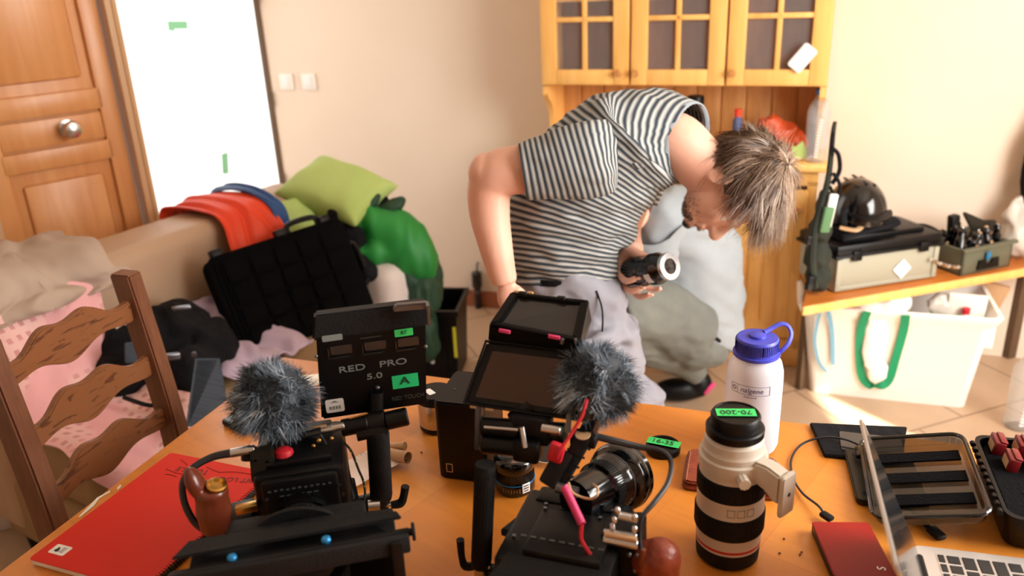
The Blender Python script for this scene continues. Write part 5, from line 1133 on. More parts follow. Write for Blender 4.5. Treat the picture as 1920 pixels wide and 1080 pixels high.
# speckled cords
def speckle(pts, r):
    bm = B(); tube(bm, pts, r, 8, 6); return bm
M['cord'] = mat('speckled_cord', (20, 22, 18), .7, c2=(196, 206, 140), scale=150)
for rr in M['cord'].node_tree.nodes:
    if rr.type == 'VALTORGB': rr.color_ramp.elements[0].position = .60; rr.color_ramp.elements[1].position = .64
obj('speckled_cord', speckle([a_(600, 815, .0), a_(612, 835, -.005), a_(618, 870, -.01), a_(622, 900, -.02), a_(624, 940, -.03)], .0018), 'cord', A)
obj('speckled_cord', speckle([a_(640, 825, .02), a_(658, 845, .02), a_(672, 880, .01), a_(682, 905, .01), a_(684, 935, .0), a_(672, 955, -.01), a_(664, 945, -.01), a_(672, 930, -.01)], .0018), 'cord', A)
bm = B(); ell(bm, a_(598, 826, -.01), .0035); ell(bm, a_(588, 836, -.01), .0028); ell(bm, a_(622, 822, -.01), .003); cyl(bm, a_(626, 868, -.02), a_(626, 882, -.02), .002, seg=8); obj('gold_fittings', bm, 'brass', A)
# left side power cable and connector
bm = B(); cyl(bm, a_(478, 842, -.01), a_(432, 850, -.01), .0062, seg=20, bev=.0008); lathe(bm, [(.0066, .0), (.0070, .003), (.0066, .006)], a_(470, 843, -.01), a_(432, 850, -.01)-a_(478, 842, -.01), 20); obj('steel_connector', bm, 'chrome', A)
bm = B(); tube(bm, [a_(436, 849, -.01), a_(398, 857, -.01), a_(362, 877, -.02), a_(343, 905, -.03), a_(347, 945, -.04), a_(368, 982, -.05), a_(402, 1002, -.06), a_(430, 1015, -.06)], [.0060, .0052, .0048, .0048, .0048, .0050, .0055, .006]); obj('power_cable', bm, 'cable', A)
bm = B(); cyl(bm, a_(466, 838, .0), a_(466, 862, -.005), .010, seg=18); obj('connector_socket', bm, 'black', A)
# wooden side handle
bm = B(); c = a_(398, 935, -.055)
lathe(bm, [(.010, -.050), (.020, -.046), (.023, -.02), (.021, .0), (.022, .012), (.020, .018)], c, (.05, 0, 1), 28)
ell(bm, c+V((-.016, 0, .026)), (.012, .017, .026), rot((0, -16, 0))); bm = fuse(bm, .002, 2); obj('wooden_handle', bm, 'leatherd', A)
bm = B(); lathe(bm, [(.010, 0), (.0125, .001), (.0130, .008), (.0105, .009), (.008, .004), (.001, .003)], c+V((.008, -.003, .016)), (.25, -.2, 1), 24); obj('brass_collar', bm, 'brass', A)
bm = B(); box(bm, a_(463, 952, -.05), (.03, .014, .010), (0, -6, 0), bev=.002); obj('handle_bracket', bm, 'brass', A)
bm = B(); box(bm, a_(450, 985, -.03), (.05, .05, .05), (0, -6, 0), bev=.006); obj('handle_mount', bm, 'black', A)
# fur windscreen microphone on camera A
bm = B(); c = a_(512, 750, .03); furball('fur_windscreen', c, .058, A, n=5200, sq=(1, .95, .98))
bm = B(); lathe(bm, [(.001, 0), (.012, .001), (.014, .006), (.012, .014), (.006, .018)], a_(534, 862, -.015), (0, .2, 1), 24); obj('red_shock_mount', bm, 'red', A)
bm = B(); cyl(bm, a_(530, 862, -.01), a_(520, 800, .02), .006); obj('microphone_post', bm, 'black', A)

# ---------------- camera B
Bc = thing('cine_camera', 'right black camera seen from behind, with tilted hooded monitor and red coiled cable', 'camera', (.07, .889, TZ), -20)
def b_(px, py, y): return FPt(Bc, px, py, y)
bm = B(); box(bm, (-.010, -.01, .068), (.150, .155, .092), bev=.008); box(bm, (-.010, .055, .075), (.12, .035, .085), bev=.006); box(bm, (.0, -.03, .118), (.10, .09, .014), bev=.004); box(bm, (-.01, -.0, .012), (.13, .16, .022), bev=.003); obj('camera_body', bm, 'black', Bc)
bm = B(); prism(bm, [(-.095, -.030), (-.075, .022), (-.060, .030), (-.052, .02), (-.060, -.035)], .012, Matrix.Translation((0, 0, .100)), bev=.002); obj('side_bracket', bm, 'blackm', Bc)
bm = B(); cyl(bm, (-.0745, .0045, .1118), (-.0745, .0045, .1124), .006, seg=16); obj('bracket_hole', bm, 'tabled', Bc)
bm = B()
for i in range(9): box(bm, (-.055+i*.0125, -.050, .1255), (.007, .003, .0006), (0, 0, 0))
for i in range(2): box(bm, (-.035+i*.05, -.079, .1135), (.035, .0018, .0006))
obj('dim_marks', bm, 'dgrey', Bc, smooth=False)
bm = B()
for x, y in ((-.05, .03), (-.02, .04), (.03, .01), (.02, .035), (-.07, -.045), (.04, .04), (-.045, .01), (.045, -.02)): cyl(bm, (x, y, .112), (x, y, .1275 if abs(x) < .05 and y < .015 else .119), .0026, seg=10)
obj('body_screws', bm, 'dsteel', Bc)
bm = B(); t_ = [(-.105, -.16, .085), (.060, -.16, .085), (.062, -.070, .118), (-.072, -.070, .118)]; slab(bm, t_, .06, .006); obj('battery_pack', bm, 'blackm', Bc)
bm = B(); slab(bm, [b_(1075, 1085, -.06), b_(1100, 1085, -.06), b_(1112, 1040, -.05), b_(1098, 1038, -.05)], .004); obj('blue_side_strap', bm, 'greyf', Bc)
# lens pointing away to the right
l0, l1 = b_(1105, 925, .055), b_(1163, 893, .120); ld_ = l1-l0; LL = ld_.length
bm = B(); lathe(bm, [(.028, -.03), (.030, 0), (.030, LL*.25), (.034, LL*.28), (.035, LL*.55), (.038, LL*.60), (.039, LL*.75), (.046, LL*.82), (.0485, LL*.9), (.0485, LL*1.05), (.046, LL*1.10), (.0465, LL*1.2), (.044, LL*1.22)], l0, ld_, 56); obj('lens_barrel', bm, 'blackg', Bc)
bm = B(); knurl(bm, l0+ld_*.28, l0+ld_*.52, .0352, 64, .0014); obj('focus_ring', bm, 'blackm', Bc, smooth=False)
bm = B(); lathe(bm, [(.0390, LL*.72), (.0397, LL*.73), (.0397, LL*.75), (.0390, LL*.76)], l0, ld_, 56); lathe(bm, [(.0486, LL*1.03), (.0490, LL*1.04), (.0490, LL*1.055), (.0486, LL*1.06)], l0, ld_, 56); obj('silver_line', bm, 'dsteel', Bc)
bm = B(); tx, ty, tz = frame_of(ld_)
for i in range(16):
    an_ = radians(20+i*9); p = l0+ld_*.66+(tx*cos(an_)+ty*sin(an_))*.0388; box(bm, p, (.0022, .0022, .0012))
obj('distance_scale', bm, 'grey', Bc, smooth=False)
# white cord loop and steel clamp
bm = B(); tube(bm, [b_(1066, 905, -.01), b_(1072, 922, -.02), b_(1090, 932, -.02), b_(1108, 935, -.02), b_(1120, 928, -.02), b_(1120, 915, -.01), b_(1112, 908, .0)], .0016); obj('white_cord', bm, 'frame', Bc)
cl = B()
for a0, a1, r in ((b_(1132, 1010, -.05), b_(1196, 1022, -.05), .0060), (b_(1160, 966, -.04), b_(1196, 974, -.04), .0050), (b_(1132, 996, -.045), b_(1194, 1006, -.045), .0035)): cyl(cl, a0, a1, r, seg=18, bev=.0006)
for px, py in ((1158, 957), (1152, 975), (1148, 988), (1190, 992), (1190, 970)): ell(cl, b_(px, py, -.045), (.004, .004, .005))
obj('steel_clamp', cl, 'chrome', Bc)
bm = B(); cyl(bm, b_(1134, 1001, -.052), b_(1194, 1012, -.052), .0030, seg=12); obj('copper_bar', bm, 'frame', Bc)
bm = B(); slab(bm, [b_(1120, 1085, -.03), b_(1200, 1085, -.03), b_(1200, 1000, -.03), b_(1125, 1000, -.03)], .05, .006); obj('side_module', bm, 'black', Bc)
bm = B()
for px, py in ((1146, 1062), (1180, 1040), (1195, 1042), (1133, 1020), (1190, 1070)): ell(bm, b_(px, py, -.034), .0032)
obj('module_screws', bm, 'dsteel', Bc)
# brown leather ball handle
bm = B(); c = b_(1238, 1048, -.02); ell(bm, c, (.026, .026, .028)); ell(bm, c+V((-.014, 0, -.004)), (.022, .024, .026)); lathe(bm, [(.018, -.075), (.024, -.07), (.025, -.04), (.024, 0)], c, seg=24); bm = fuse(bm, .002, 4); obj('leather_handle', bm, 'leather', Bc)['label'] = 'smooth brown leather handle'
bm = B(); box(bm, c+V((-.020, -.020, .012)), (.008, .006, .030), (0, 5, 0), bev=.002); obj('handle_slot', bm, 'leatherd', Bc)
bm = B(); cyl(bm, c+V((-.02, 0, -.04)), c+V((-.09, .0, -.04)), .008); obj('handle_arm', bm, 'black', Bc)
# top handle bar rising to the microphone
h0, h1 = b_(1048, 905, .0), b_(1112, 790, .05)
hx = (h1-h0).normalized()
bm = B(); mtb = basis((h0+h1)/2, hx, V((1, 0, 0)).cross(hx)); box(bm, (0, 0, 0), ((h1-h0).length*1.1, .016, .020), bev=.003, mtx=mtb); box(bm, (-.03, 0, -.010), (.05, .034, .024), bev=.004, mtx=mtb @ Matrix.Translation((-.03, 0, -.010)));
for i in range(5): box(bm, (0, 0, 0), (.003, .018, .022), mtx=mtb @ Matrix.Translation((-.03+i*.014, 0, .001)))
obj('top_handle', bm, 'black', Bc)
bm = B(); cyl(bm, h0+V((.0, -.01, .0)), h0+V((.028, -.012, -.002)), .007, seg=18); box(bm, h1+V((.004, -.012, -.012)), (.006, .004, .05), (0, 18, 0), bev=.001); obj('handle_bolt', bm, 'dsteel', Bc)
bm = B(); lathe(bm, [(.001, 0), (.010, .0), (.010, .001), (.001, .001)], b_(1093, 815, .03), (0, -.2, 1), 20); obj('wood_disc', bm, 'frame', Bc)
bm = B(); box(bm, b_(1095, 822, .04), (.034, .02, .018), (0, 0, 0), bev=.003); obj('handle_block', bm, 'black', Bc)
# monitor B: screen tilted back, hood panel above
m0, m1, m2, m3 = b_(871, 756, .035), b_(1082, 787, .035), b_(1094, 662, .085), b_(912, 640, .085)
bm = B(); slab(bm, [m0, m1, m2, m3], .022, .003); mo = obj('monitor_housing', bm, 'blackm', Bc)
nrm = (m1-m0).cross(m3-m0).normalized()
def inm_(u, v, off=0): a = m0+(m1-m0)*u; b = m3+(m2-m3)*u; return a+(b-a)*v+nrm*off
bm = B(); slab(bm, [inm_(.08, .12, .001), inm_(.95, .12, .001), inm_(.93, .86, .001), inm_(.10, .86, .001)], .0008, 0); obj('screen', bm, 'screen', Bc, smooth=False)
bm = B(); fr_ = [inm_(.0, .0, .002), inm_(1, 0, .002), inm_(1, 1, .002), inm_(0, 1, .002)]; tube(bm, fr_+[fr_[0]], .0022, 6, 1); obj('screen_bezel', bm, 'black', Bc)
bm = B()
for u in (.10, .24): p = inm_(u, -.04, .002); box(bm, (0, 0, 0), (.011, .003, .002), mtx=basis(p, m1-m0, V((0, 0, 1))))
obj('bezel_marks', bm, 'frame', Bc)
# hood frame (opened upwards)
k0, k1, k2, k3 = b_(917, 607, .075), b_(1088, 640, .075), b_(1104, 562, .120), b_(958, 546, .120)
bm = B(); qs = [k0, k1, k2, k3]; qi = inset(qs, .20)
for i in range(4):
    j = (i+1) % 4; slab(bm, [qs[i], qs[j], qi[j], qi[i]], .010, .0015)
obj('hood_frame', bm, 'black', Bc)
nk = (k1-k0).cross(k3-k0).normalized(); bm = B(); slab(bm, [p-nk*.006 for p in inset(qs, .18)], .003, 0); obj('hood_glass', bm, 'screen2', Bc, smooth=False)
bm = B(); slab(bm, [m3+V((.002, 0, 0)), m2, k1+V((0, 0, -.002)), k0+V((0, 0, -.002))], .012, .002); slab(bm, [k1+V((-.004, 0, -.004)), b_(1090, 660, .10), b_(1110, 600, .13), k2+V((0, .0, -.004))], .004, .001); obj('hood_flap', bm, 'black', Bc)
for px, py in ((946, 621), (1039, 632)):
    p = b_(px, py, .070); bm = B(); box(bm, (0, 0, 0), (.016, .005, .0035), bev=.001, mtx=basis(p, k1-k0, V((0, 0, 1)))); obj('pink_tape', bm, 'pink', Bc)
bm = B(); box(bm, b_(1054, 640, .068), (.004, .004, .009), (0, 15, 0), bev=.001); box(bm, b_(1079, 640, .070), (.003, .004, .009), bev=.001); obj('hood_hinge', bm, 'dsteel', Bc)
bm = B()
for px, py in ((970, 547), (994, 549)): box(bm, b_(px, py, .120), (.009, .004, .003), bev=.001)
obj('hood_marks', bm, 'frame', Bc)
for px, py in ((980, 551), (1052, 560)): bm = B(); box(bm, b_(px, py, .118), (.012, .008, .007), bev=.002); obj('hood_latch', bm, 'black', Bc)
# arm and rods below monitor
bm = B(); cyl(bm, b_(905, 800, .03), b_(975, 806, .03), .014, bev=.002); cyl(bm, b_(905, 832, .02), b_(972, 838, .02), .013, bev=.002); box(bm, b_(1000, 800, .035), (.05, .03, .04), bev=.005); box(bm, b_(990, 840, .02), (.035, .03, .03), bev=.004)
cyl(bm, b_(965, 790, .04), b_(1000, 760, .05), .014); cyl(bm, b_(1020, 810, .04), b_(1060, 812, .04), .014, bev=.002); obj('monitor_arm', bm, 'black', Bc)
bm = B(); cyl(bm, b_(978, 800, .005), b_(984, 838, .0), .0040, seg=14); cyl(bm, b_(908, 801, .012), b_(972, 806, .012), .0022, seg=12); cyl(bm, b_(1016, 802, .02), b_(1052, 808, .02), .0064, seg=20, bev=.0008); obj('steel_rod', bm, 'chrome', Bc)
bm = B(); slab(bm, [b_(888, 845, .02), b_(900, 845, .02), b_(902, 762, .03), b_(890, 760, .03)], .010, .002); obj('side_bar', bm, 'dsteel', Bc)
bm = B(); slab(bm, [b_(1058, 812, .02), b_(1068, 814, .02), b_(1070, 775, .03), b_(1062, 773, .03)], .010, .002); obj('side_bar', bm, 'dsteel', Bc)
# left upright grip with lever
g0, g1 = b_(910, 870, -.02), b_(902, 1062, -.035); gd = g1-g0
bm = B(); lathe(bm, [(.013, 0), (.0135, .003), (.0135, gd.length*.95), (.0115, gd.length)], g0, gd, 28); obj('side_grip', bm, 'blackm', Bc)
bm = B(); knurl(bm, g0+gd*.05, g0+gd*.93, .0135, 22, .0008); obj('grip_ribs', bm, 'blackm', Bc, smooth=False)
bm = B(); cyl(bm, g1+V((-.008, 0, .003)), g1+V((.014, 0, .003)), .004, seg=12); cyl(bm, g1+V((0, 0, 0)), g1+V((0, 0, -.022)), .010, bev=.001); obj('clamp_pin', bm, 'chrome', Bc)
bm = B(); tube(bm, [g1+V((-.004, 0, .002)), b_(874, 1062, -.03), b_(866, 1045, -.03), b_(863, 1012, -.03)], [.0055, .0060, .0050, .0058]); obj('clamp_lever', bm, 'blackm', Bc)
bm = B(); box(bm, g1+V((.016, .006, -.010)), (.03, .016, .016), bev=.003); obj('clamp_block', bm, 'black', Bc)
# microphone
c = b_(1115, 718, .075); furball('fur_windscreen', c, .056, Bc, n=5200, sq=(1, .95, .95))
bm = B(); lathe(bm, [(.010, 0), (.012, .008), (.012, .016), (.008, .02)], c+V((.0, -.044, -.014)), (.1, -1, .1), 24); obj('microphone_end', bm, 'blackg', Bc)
bm = B(); lathe(bm, [(.0125, .010), (.013, .011), (.013, .013), (.0125, .014)], c+V((.0, -.044, -.014)), (.1, -1, .1), 24); obj('steel_ring', bm, 'dsteel', Bc)
bm = B(); tube(bm, [c+V((0, -.055, -.016)), b_(1100, 750, .02), b_(1092, 778, .01), b_(1072, 812, .0), b_(1052, 842, -.01), b_(1044, 858, -.01)], .0022); obj('red_microphone_cable', bm, 'red', Bc)
bm = B(); box(bm, b_(1043, 848, .0), (.020, .010, .028), (0, 15, 0), bev=.004); obj('red_clip', bm, 'red', Bc)
# coiled cable
p0, p1 = b_(1058, 912, -.035), b_(1091, 982, -.055); bm = B(); pts = []; x_, y_, z_ = frame_of(p1-p0)
for i in range(20*10+1): t0_ = i/200; an_ = t0_*20*2*pi; pts.append(p0+(p1-p0)*t0_+(x_*cos(an_)+y_*sin(an_))*.0042)
tube(bm, pts, .0015, 5, 1); obj('red_coiled_cable', bm, 'pink', Bc)['label'] = 'pinkish red coiled cable'
bm = B(); tube(bm, [p1, b_(1090, 1010, -.06), b_(1102, 1032, -.06), b_(1118, 1056, -.06), b_(1130, 1075, -.055)], .0026); obj('red_cable_tail', bm, 'red', Bc)
# black cable out to the right
bm = B(); tube(bm, [b_(1105, 815, .05), b_(1150, 826, .06), b_(1200, 838, .07), b_(1240, 846, .07), b_(1258, 866, .06), b_(1252, 905, .03), b_(1228, 940, .0), b_(1205, 968, -.02), b_(1200, 1000, -.03), b_(1202, 1030, -.04)], [.0048, .0048, .0042, .0036, .0034, .0034, .0034, .0030, .0024, .0024]); obj('looping_cable', bm, 'cable', Bc)
# ---- small lens with white label, filter beside it
sl = thing('prime_lens', 'short black lens with a small white label standing between the cameras', 'lens', P(966, 912, TZ), 0)
bm = B(); lathe(bm, [(.031, 0), (.033, .003), (.033, .020), (.0315, .022), (.0315, .040), (.033, .042), (.033, .056), (.030, .060), (.026, .062), (.024, .058), (.001, .054)], seg=48); obj('barrel', bm, 'blackg', sl)
bm = B(); knurl(bm, (0, 0, .023), (0, 0, .039), .0318, 60, .0012); obj('focus_ring', bm, 'blackm', sl, smooth=False)
bm = B(); lathe(bm, [(.0333, .0205), (.0336, .021), (.0333, .0215)], seg=48); obj('blue_ring', bm, 'bluean', sl)
bm = B()
for i in range(10): an_ = radians(-125+i*8); box(bm, (.0332*cos(an_), .0332*sin(an_), .012), (.0006, .0006, .005 if i % 3 else .008), (0, 0, math.degrees(an_)))
obj('aperture_scale', bm, 'frame', sl, smooth=False)
an_ = radians(-58); bm = B(); box(bm, (.0334*cos(an_), .0334*sin(an_), .016), (.0008, .014, .017), (0, 0, math.degrees(an_)), bev=.0002); lb = obj('white_label', bm, 'white', sl)
bm = B()
for k in range(3): box(bm, (.0340*cos(an_), .0340*sin(an_), .0205-k*.0045), (.0006, .010-.002*(k == 2), .0016), (0, 0, math.degrees(an_)))
obj('label_print', bm, 'ink', lb, smooth=False)
fl = thing('filter_ring', 'thin round glass filter in a steel ring leaning behind the short lens', 'filter', P(1025, 862, TZ), -20)
bm = B(); lathe(bm, [(.0290, -.002), (.0305, -.002), (.0305, .002), (.0290, .002), (.0290, -.002)], (0, 0, .025), (.1, -.5, .85), 44); obj('ring', bm, 'chrome', fl)
bm = B(); lathe(bm, [(.029, -.0008), (.029, .0008)], (0, 0, .025), (.1, -.5, .85), 44); obj('filter_glass', bm, 'smoke', fl)

# ================================================================= PEOPLE
def sec(c, e, depth=None, Y=None, b=None, n=40, sq=1.0):
    """cross-section: centre, silhouette point e, and either a depth radius along the view or a point b"""
    C_ = D(*c); a = D(*e)-C_
    if b is not None: bb = C_-D(*b)
    else: bb = ray(c[0], c[1]).normalized()*depth
    return C_, a, bb
def ringof(s, n=48): C_, a, b = s; return [C_ + a*cos(2*pi*k/n) + b*math.sin(2*pi*k/n) for k in range(n)]
def smoothloft(secs, n=48, sub=8, along=True, rev=False):
    cs = [catmull([s[i] for s in secs], sub) for i in range(3)]
    rings = [ringof((cs[0][k], cs[1][k], cs[2][k]), n) for k in range(len(cs[0]))]
    bm = B(); lay = bm.verts.layers.float.new('along') if along else None; vs = loft(bm, rings)
    if along:
        t = 0
        for k, r in enumerate(vs):
            if k: t += sum((vs[k][i].co-vs[k-1][i].co).length for i in range(n))/n
            for i, v in enumerate(r): v[lay] = t
    bmesh.ops.recalc_face_normals(bm, faces=bm.faces); return bm
def limb(bm, pts, rad, seg=20):
    tube(bm, pts, rad, seg, 6)
def disp_folds(bm, amp, scale, dirv, seed=0):
    bm.normal_update(); d = V(dirv).normalized(); x, y, _ = frame_of(d)
    for v in bm.verts:
        p = V((v.co.dot(d)*2.6, v.co.dot(x), v.co.dot(y)))*scale + V((seed, seed*2, 0)); n = noise.noise(p); m_ = 1-2*abs(noise.noise(p*1.7+V((4, 4, 4))))
        v.co += v.normal*amp*(n*.7+m_*.4)

# ---------------- bending man
YB = 1.93
body = B()
# neck, head
hc = D(1372, 352, 1.87)
Uh = (CR*.90 + V((0, -.35, .12))).normalized()                # towards the crown
Fh = (-CU*1.0 - CR*.10); Fh = (Fh - Uh*Fh.dot(Uh)).normalized()  # where the face looks
Sh = Uh.cross(Fh).normalized()
if Sh.y > 0: Sh = -Sh                                            # side towards the viewer
def H(u, f, s): return hc + Uh*u + Fh*f + Sh*s
HM = Matrix(((Sh.x, Fh.x, Uh.x, 0), (Sh.y, Fh.y, Uh.y, 0), (Sh.z, Fh.z, Uh.z, 0), (0, 0, 0, 1)))
ell(body, H(.035, -.010, 0), (.073, .094, .088), HM, 28)        # skull
ell(body, H(-.030, .030, 0), (.060, .062, .078), HM, 24)        # face
ell(body, H(-.082, .048, 0), (.040, .040, .030), HM, 20)        # jaw, chin
ell(body, H(-.095, .078, 0), (.018, .014, .015), HM, 16)        # chin tip
ell(body, H(.012, .082, 0), (.050, .012, .012), HM, 16)         # brow
for s_ in (1, -1): ell(body, H(-.030, .066, s_*.036), (.022, .018, .020), HM, 16)
tube(body, [H(.004, .082, 0), H(-.015, .098, 0), H(-.036, .112, 0), H(-.042, .098, 0)], [.009, .010, .013, .010], 12)
for s_ in (1, -1): ell(body, H(-.040, .098, s_*.010), (.008, .009, .007), HM, 10)
for z, f, r in ((-.062, .092, .0075), (-.071, .090, .0085)): ell(body, H(z, f, 0), (.023, r, r*.8), HM, 14)
# ears
for s_ in (1, -1):
    for k in range(9):
        an_ = -2.4+k*.55; ell(body, H(-.012+.026*math.sin(an_), -.012+.015*cos(an_), s_*(.080+.003*cos(an_))), (.005, .006, .006), HM, 8)
    ell(body, H(-.014, -.008, s_*.074), (.008, .014, .024), HM, 10)
nb_ = D(1262, 262, 1.92)
tube(body, [D(1215, 262, 1.94), nb_, D(1305, 300, 1.90), D(1345, 335, 1.88), H(-.0, -.015, 0)], [.055, .066, .064, .060, .056], 24)
ell(body, D(1278, 262, 1.92), (.055, .065, .055), None, 20)
# right arm (viewer side)
rs, re, rw = D(1120, 300, 1.80), D(918, 322, 1.80), D(942, 500, 1.76)
tube(body, [rs, D(1040, 308, 1.79), D(975, 318, 1.79), D(935, 326, 1.795), D(918, 352, 1.80), D(918, 400, 1.79), D(927, 450, 1.775), D(938, 500, 1.765), D(946, 530, 1.76)],
     [.062, .056, .054, .053, .050, .046, .040, .034, .030], 22)
ell(body, D(910, 322, 1.80), (.040, .045, .042), None, 16)
# left arm
tube(body, [D(1230, 300, 2.08), D(1195, 350, 2.12), D(1178, 400, 2.06), D(1176, 430, 2.01), D(1182, 456, 1.96), D(1188, 472, 1.93)], [.055, .052, .045, .036, .029, .028], 20)
# torso core under the shirt
tube(body, [D(1075, 500, 1.93), D(1090, 400, 1.94), D(1150, 310, 1.94), D(1230, 262, 1.94)], [.06, .07, .08, .06], 20)
# lens held in the left hand: axis and hand built round it
La, Lb = D(1194, 510, 1.905), D(1270, 497, 1.80); lax = (Lb-La).normalized(); lx, ly, lz = frame_of(lax)
up_ = (V((0, 0, 1)) - lax*lax.z).normalized(); sd_ = lax.cross(up_).normalized()
if sd_.y > 0: sd_ = -sd_                                       # towards the viewer
def LP_(t, ang, r): an_ = radians(ang); return La + lax*t + (up_*cos(an_) + sd_*math.sin(an_))*r      # ang 0 = above, 90 = viewer side, 180 = beneath
RL = .038
# palm behind the barrel, fingers coming round its lower left, thumb on top
tube(body, [D(1184, 462, 1.945), D(1178, 482, 1.950), D(1176, 505, 1.955), D(1182, 525, 1.955)], [.026, .031, .032, .024], 18, flat=(1, .75))
FG = (((1163, 492, 1.945), (1163, 514, 1.905), (1174, 527, 1.870), (1195, 521, 1.852)), ((1167, 505, 1.950), (1168, 532, 1.912), (1182, 545, 1.874), (1204, 539, 1.856)),
      ((1176, 515, 1.955), (1184, 541, 1.925), (1199, 556, 1.893), (1219, 552, 1.870)), ((1188, 515, 1.960), (1206, 535, 1.955), (1226, 543, 1.940), (1240, 540, 1.925)))
for q_, rr in zip(FG, (.0090, .0096, .0092, .0082)): tube(body, [D(*a) for a in q_], [rr*1.12, rr*1.05, rr, rr*.86], 12)
tube(body, [D(1183, 470, 1.930), D(1196, 476, 1.910), D(1210, 482, 1.893), D(1220, 484, 1.880)], [.016, .013, .0110, .009], 12)
# right hand resting at the hip, behind the monitor
hw = D(948, 532, 1.76)
ell(body, hw + V((.008, 0, -.035)), (.030, .018, .045), rot((0, -8, 0)), 16)
for k, (dx, L_) in enumerate(((-.022, .062), (-.007, .070), (.009, .067), (.024, .054))):
    q0 = hw + V((dx+.008, 0, -.065)); tube(body, [q0, q0+V((.004, .006, -L_*.45)), q0+V((.010, .018, -L_*.75)), q0+V((.012, .030, -L_*.92))], [.0095, .009, .0085, .007], 10)
tube(body, [hw + V((.022, -.004, -.012)), hw + V((.044, .000, -.035)), hw + V((.052, .008, -.062))], [.012, .010, .008], 10)
body = fuse(body, .0042, 3)
person = tag(obj('person', body, 'skin', world=True, ang=80), 'person in a striped T-shirt and grey trousers bending over, holding a black lens', 'person')
FM[person.name] = Matrix.Translation(person.location)
# eyes and mouth
for s_ in (1, -1):
    bm = B(); ell(bm, H(-.014, .070, s_*.031), .0115, None, 14); o_ = obj('eye', bm, 'white', person, world=True)
bm = B(); ell(bm, H(-.0665, .0945, 0), (.020, .0035, .0012), HM, 12); obj('mouth', bm, 'maroon', person, world=True)
# fingernails
for q_ in FG[:3]:
    bm = B(); t3 = D(*q_[3]); ell(bm, t3 + V((.003, -.0068, .001)), (.0055, .0016, .0042)); obj('fingernail', bm, 'skin', person, world=True)
# beard shadow: short stubble rooted on the chin and jaw
random.seed(11)
bm = B(); lay = bm.verts.layers.float.new('tint'); it = []
for i in range(5200):
    p = H(rnd(-.125, -.045), rnd(.0, .12), rnd(-.06, .06)); q = (p - H(-.05, .03, 0)).normalized(); ok, co, nn, _i = person.closest_point_on_mesh((p + q*.03) - V(person.location))
    co = co + V(person.location); u_, f_ = (co-hc).dot(Uh), (co-hc).dot(Fh)
    if not ok or random.random() > max(0, min(1, (-.058-u_)/.030)) or f_ < .010: continue
    it.append((co, (nn*.6 + rdir()*.3 - Uh*.5).normalized(), rnd(.003, .006), .00035, V((0, 0, -.001)), rnd(.0, .4)))
strands(bm, it, lay); obj('beard', bm, 'hair', person, world=True)
# shirt
S_ = [sec((1058, 537, 1.94), (962, 531, 1.94), .105), sec((1055, 505, 1.94), (954, 492, 1.94), .115), sec((1058, 450, 1.94), (951, 430, 1.94), .125), sec((1072, 405, 1.94), (955, 365, 1.94), .130),
      sec((1098, 352, 1.94), (995, 298, 1.94), .135), sec((1140, 300, 1.94), (1046, 232, 1.94), .145), sec((1186, 266, 1.94), (1108, 186, 1.94), .160),
      sec((1226, 254, 1.935), (1188, 171, 1.935), None, b=(1170, 285, 1.80)), sec((1262, 258, 1.93), (1248, 178, 1.93), None, b=(1212, 282, 1.835)), sec((1290, 266, 1.925), (1298, 193, 1.93), None, b=(1252, 278, 1.86))]
bm = smoothloft(S_, 72, 12); bm.faces.ensure_lookup_table()
cap = [f for f in bm.faces if len(f.verts) > 10]; bmesh.ops.delete(bm, geom=cap, context='FACES_ONLY')
disp_folds(bm, .015, 10, (.2, 0, 1), 3)
sh = obj('striped_shirt', bm, 'stripe', person, world=True, ang=80)
# sleeves
S2 = [sec((1158, 285, 1.83), (1160, 222, 1.86), .045), sec((1128, 296, 1.79), (1112, 228, 1.79), .072), sec((1080, 306, 1.785), (1060, 237, 1.785), .076), sec((1030, 315, 1.785), (1014, 254, 1.785), .072), sec((980, 323, 1.785), (972, 270, 1.785), .066)]
bm = smoothloft(S2, 56, 12); bm.faces.ensure_lookup_table(); bmesh.ops.delete(bm, geom=[f for f in bm.faces if len(f.verts) > 10], context='FACES_ONLY'); disp_folds(bm, .006, 12, (0, 0, 1), 9)
obj('sleeve', bm, 'stripe', person, world=True, ang=80)
S2 = [sec((1225, 300, 2.08), (1235, 240, 2.08), .06), sec((1205, 335, 2.10), (1235, 365, 2.10), .065), sec((1190, 360, 2.10), (1222, 384, 2.10), .060)]
S2 = [sec((1232, 285, 2.07), (1265, 300, 2.07), .06), sec((1210, 330, 2.10), (1250, 345, 2.10), .066), sec((1195, 375, 2.09), (1232, 388, 2.09), .058)]
bm = smoothloft(S2, 40, 8); bm.faces.ensure_lookup_table(); bmesh.ops.delete(bm, geom=[f for f in bm.faces if len(f.verts) > 10], context='FACES_ONLY'); obj('sleeve', bm, 'stripe', person, world=True, ang=80)
# collar band and loose front edge
C9, a9, b9 = S_[-1]; C8, a8, b8 = S_[-2]
bm = B(); rr_ = []
for t_, k_ in ((-.35, 1.01), (-.1, 1.045), (.12, 1.03), (.14, .99), (-.1, .97)):
    rr_.append([C9+(C9-C8)*t_ + (a9*cos(2*pi*k/56)+b9*math.sin(2*pi*k/56))*k_ for k in range(56)])
loft(bm, rr_, 0, False); bmesh.ops.recalc_face_normals(bm, faces=bm.faces); obj('collar', bm, 'collar', person, world=True, ang=80)
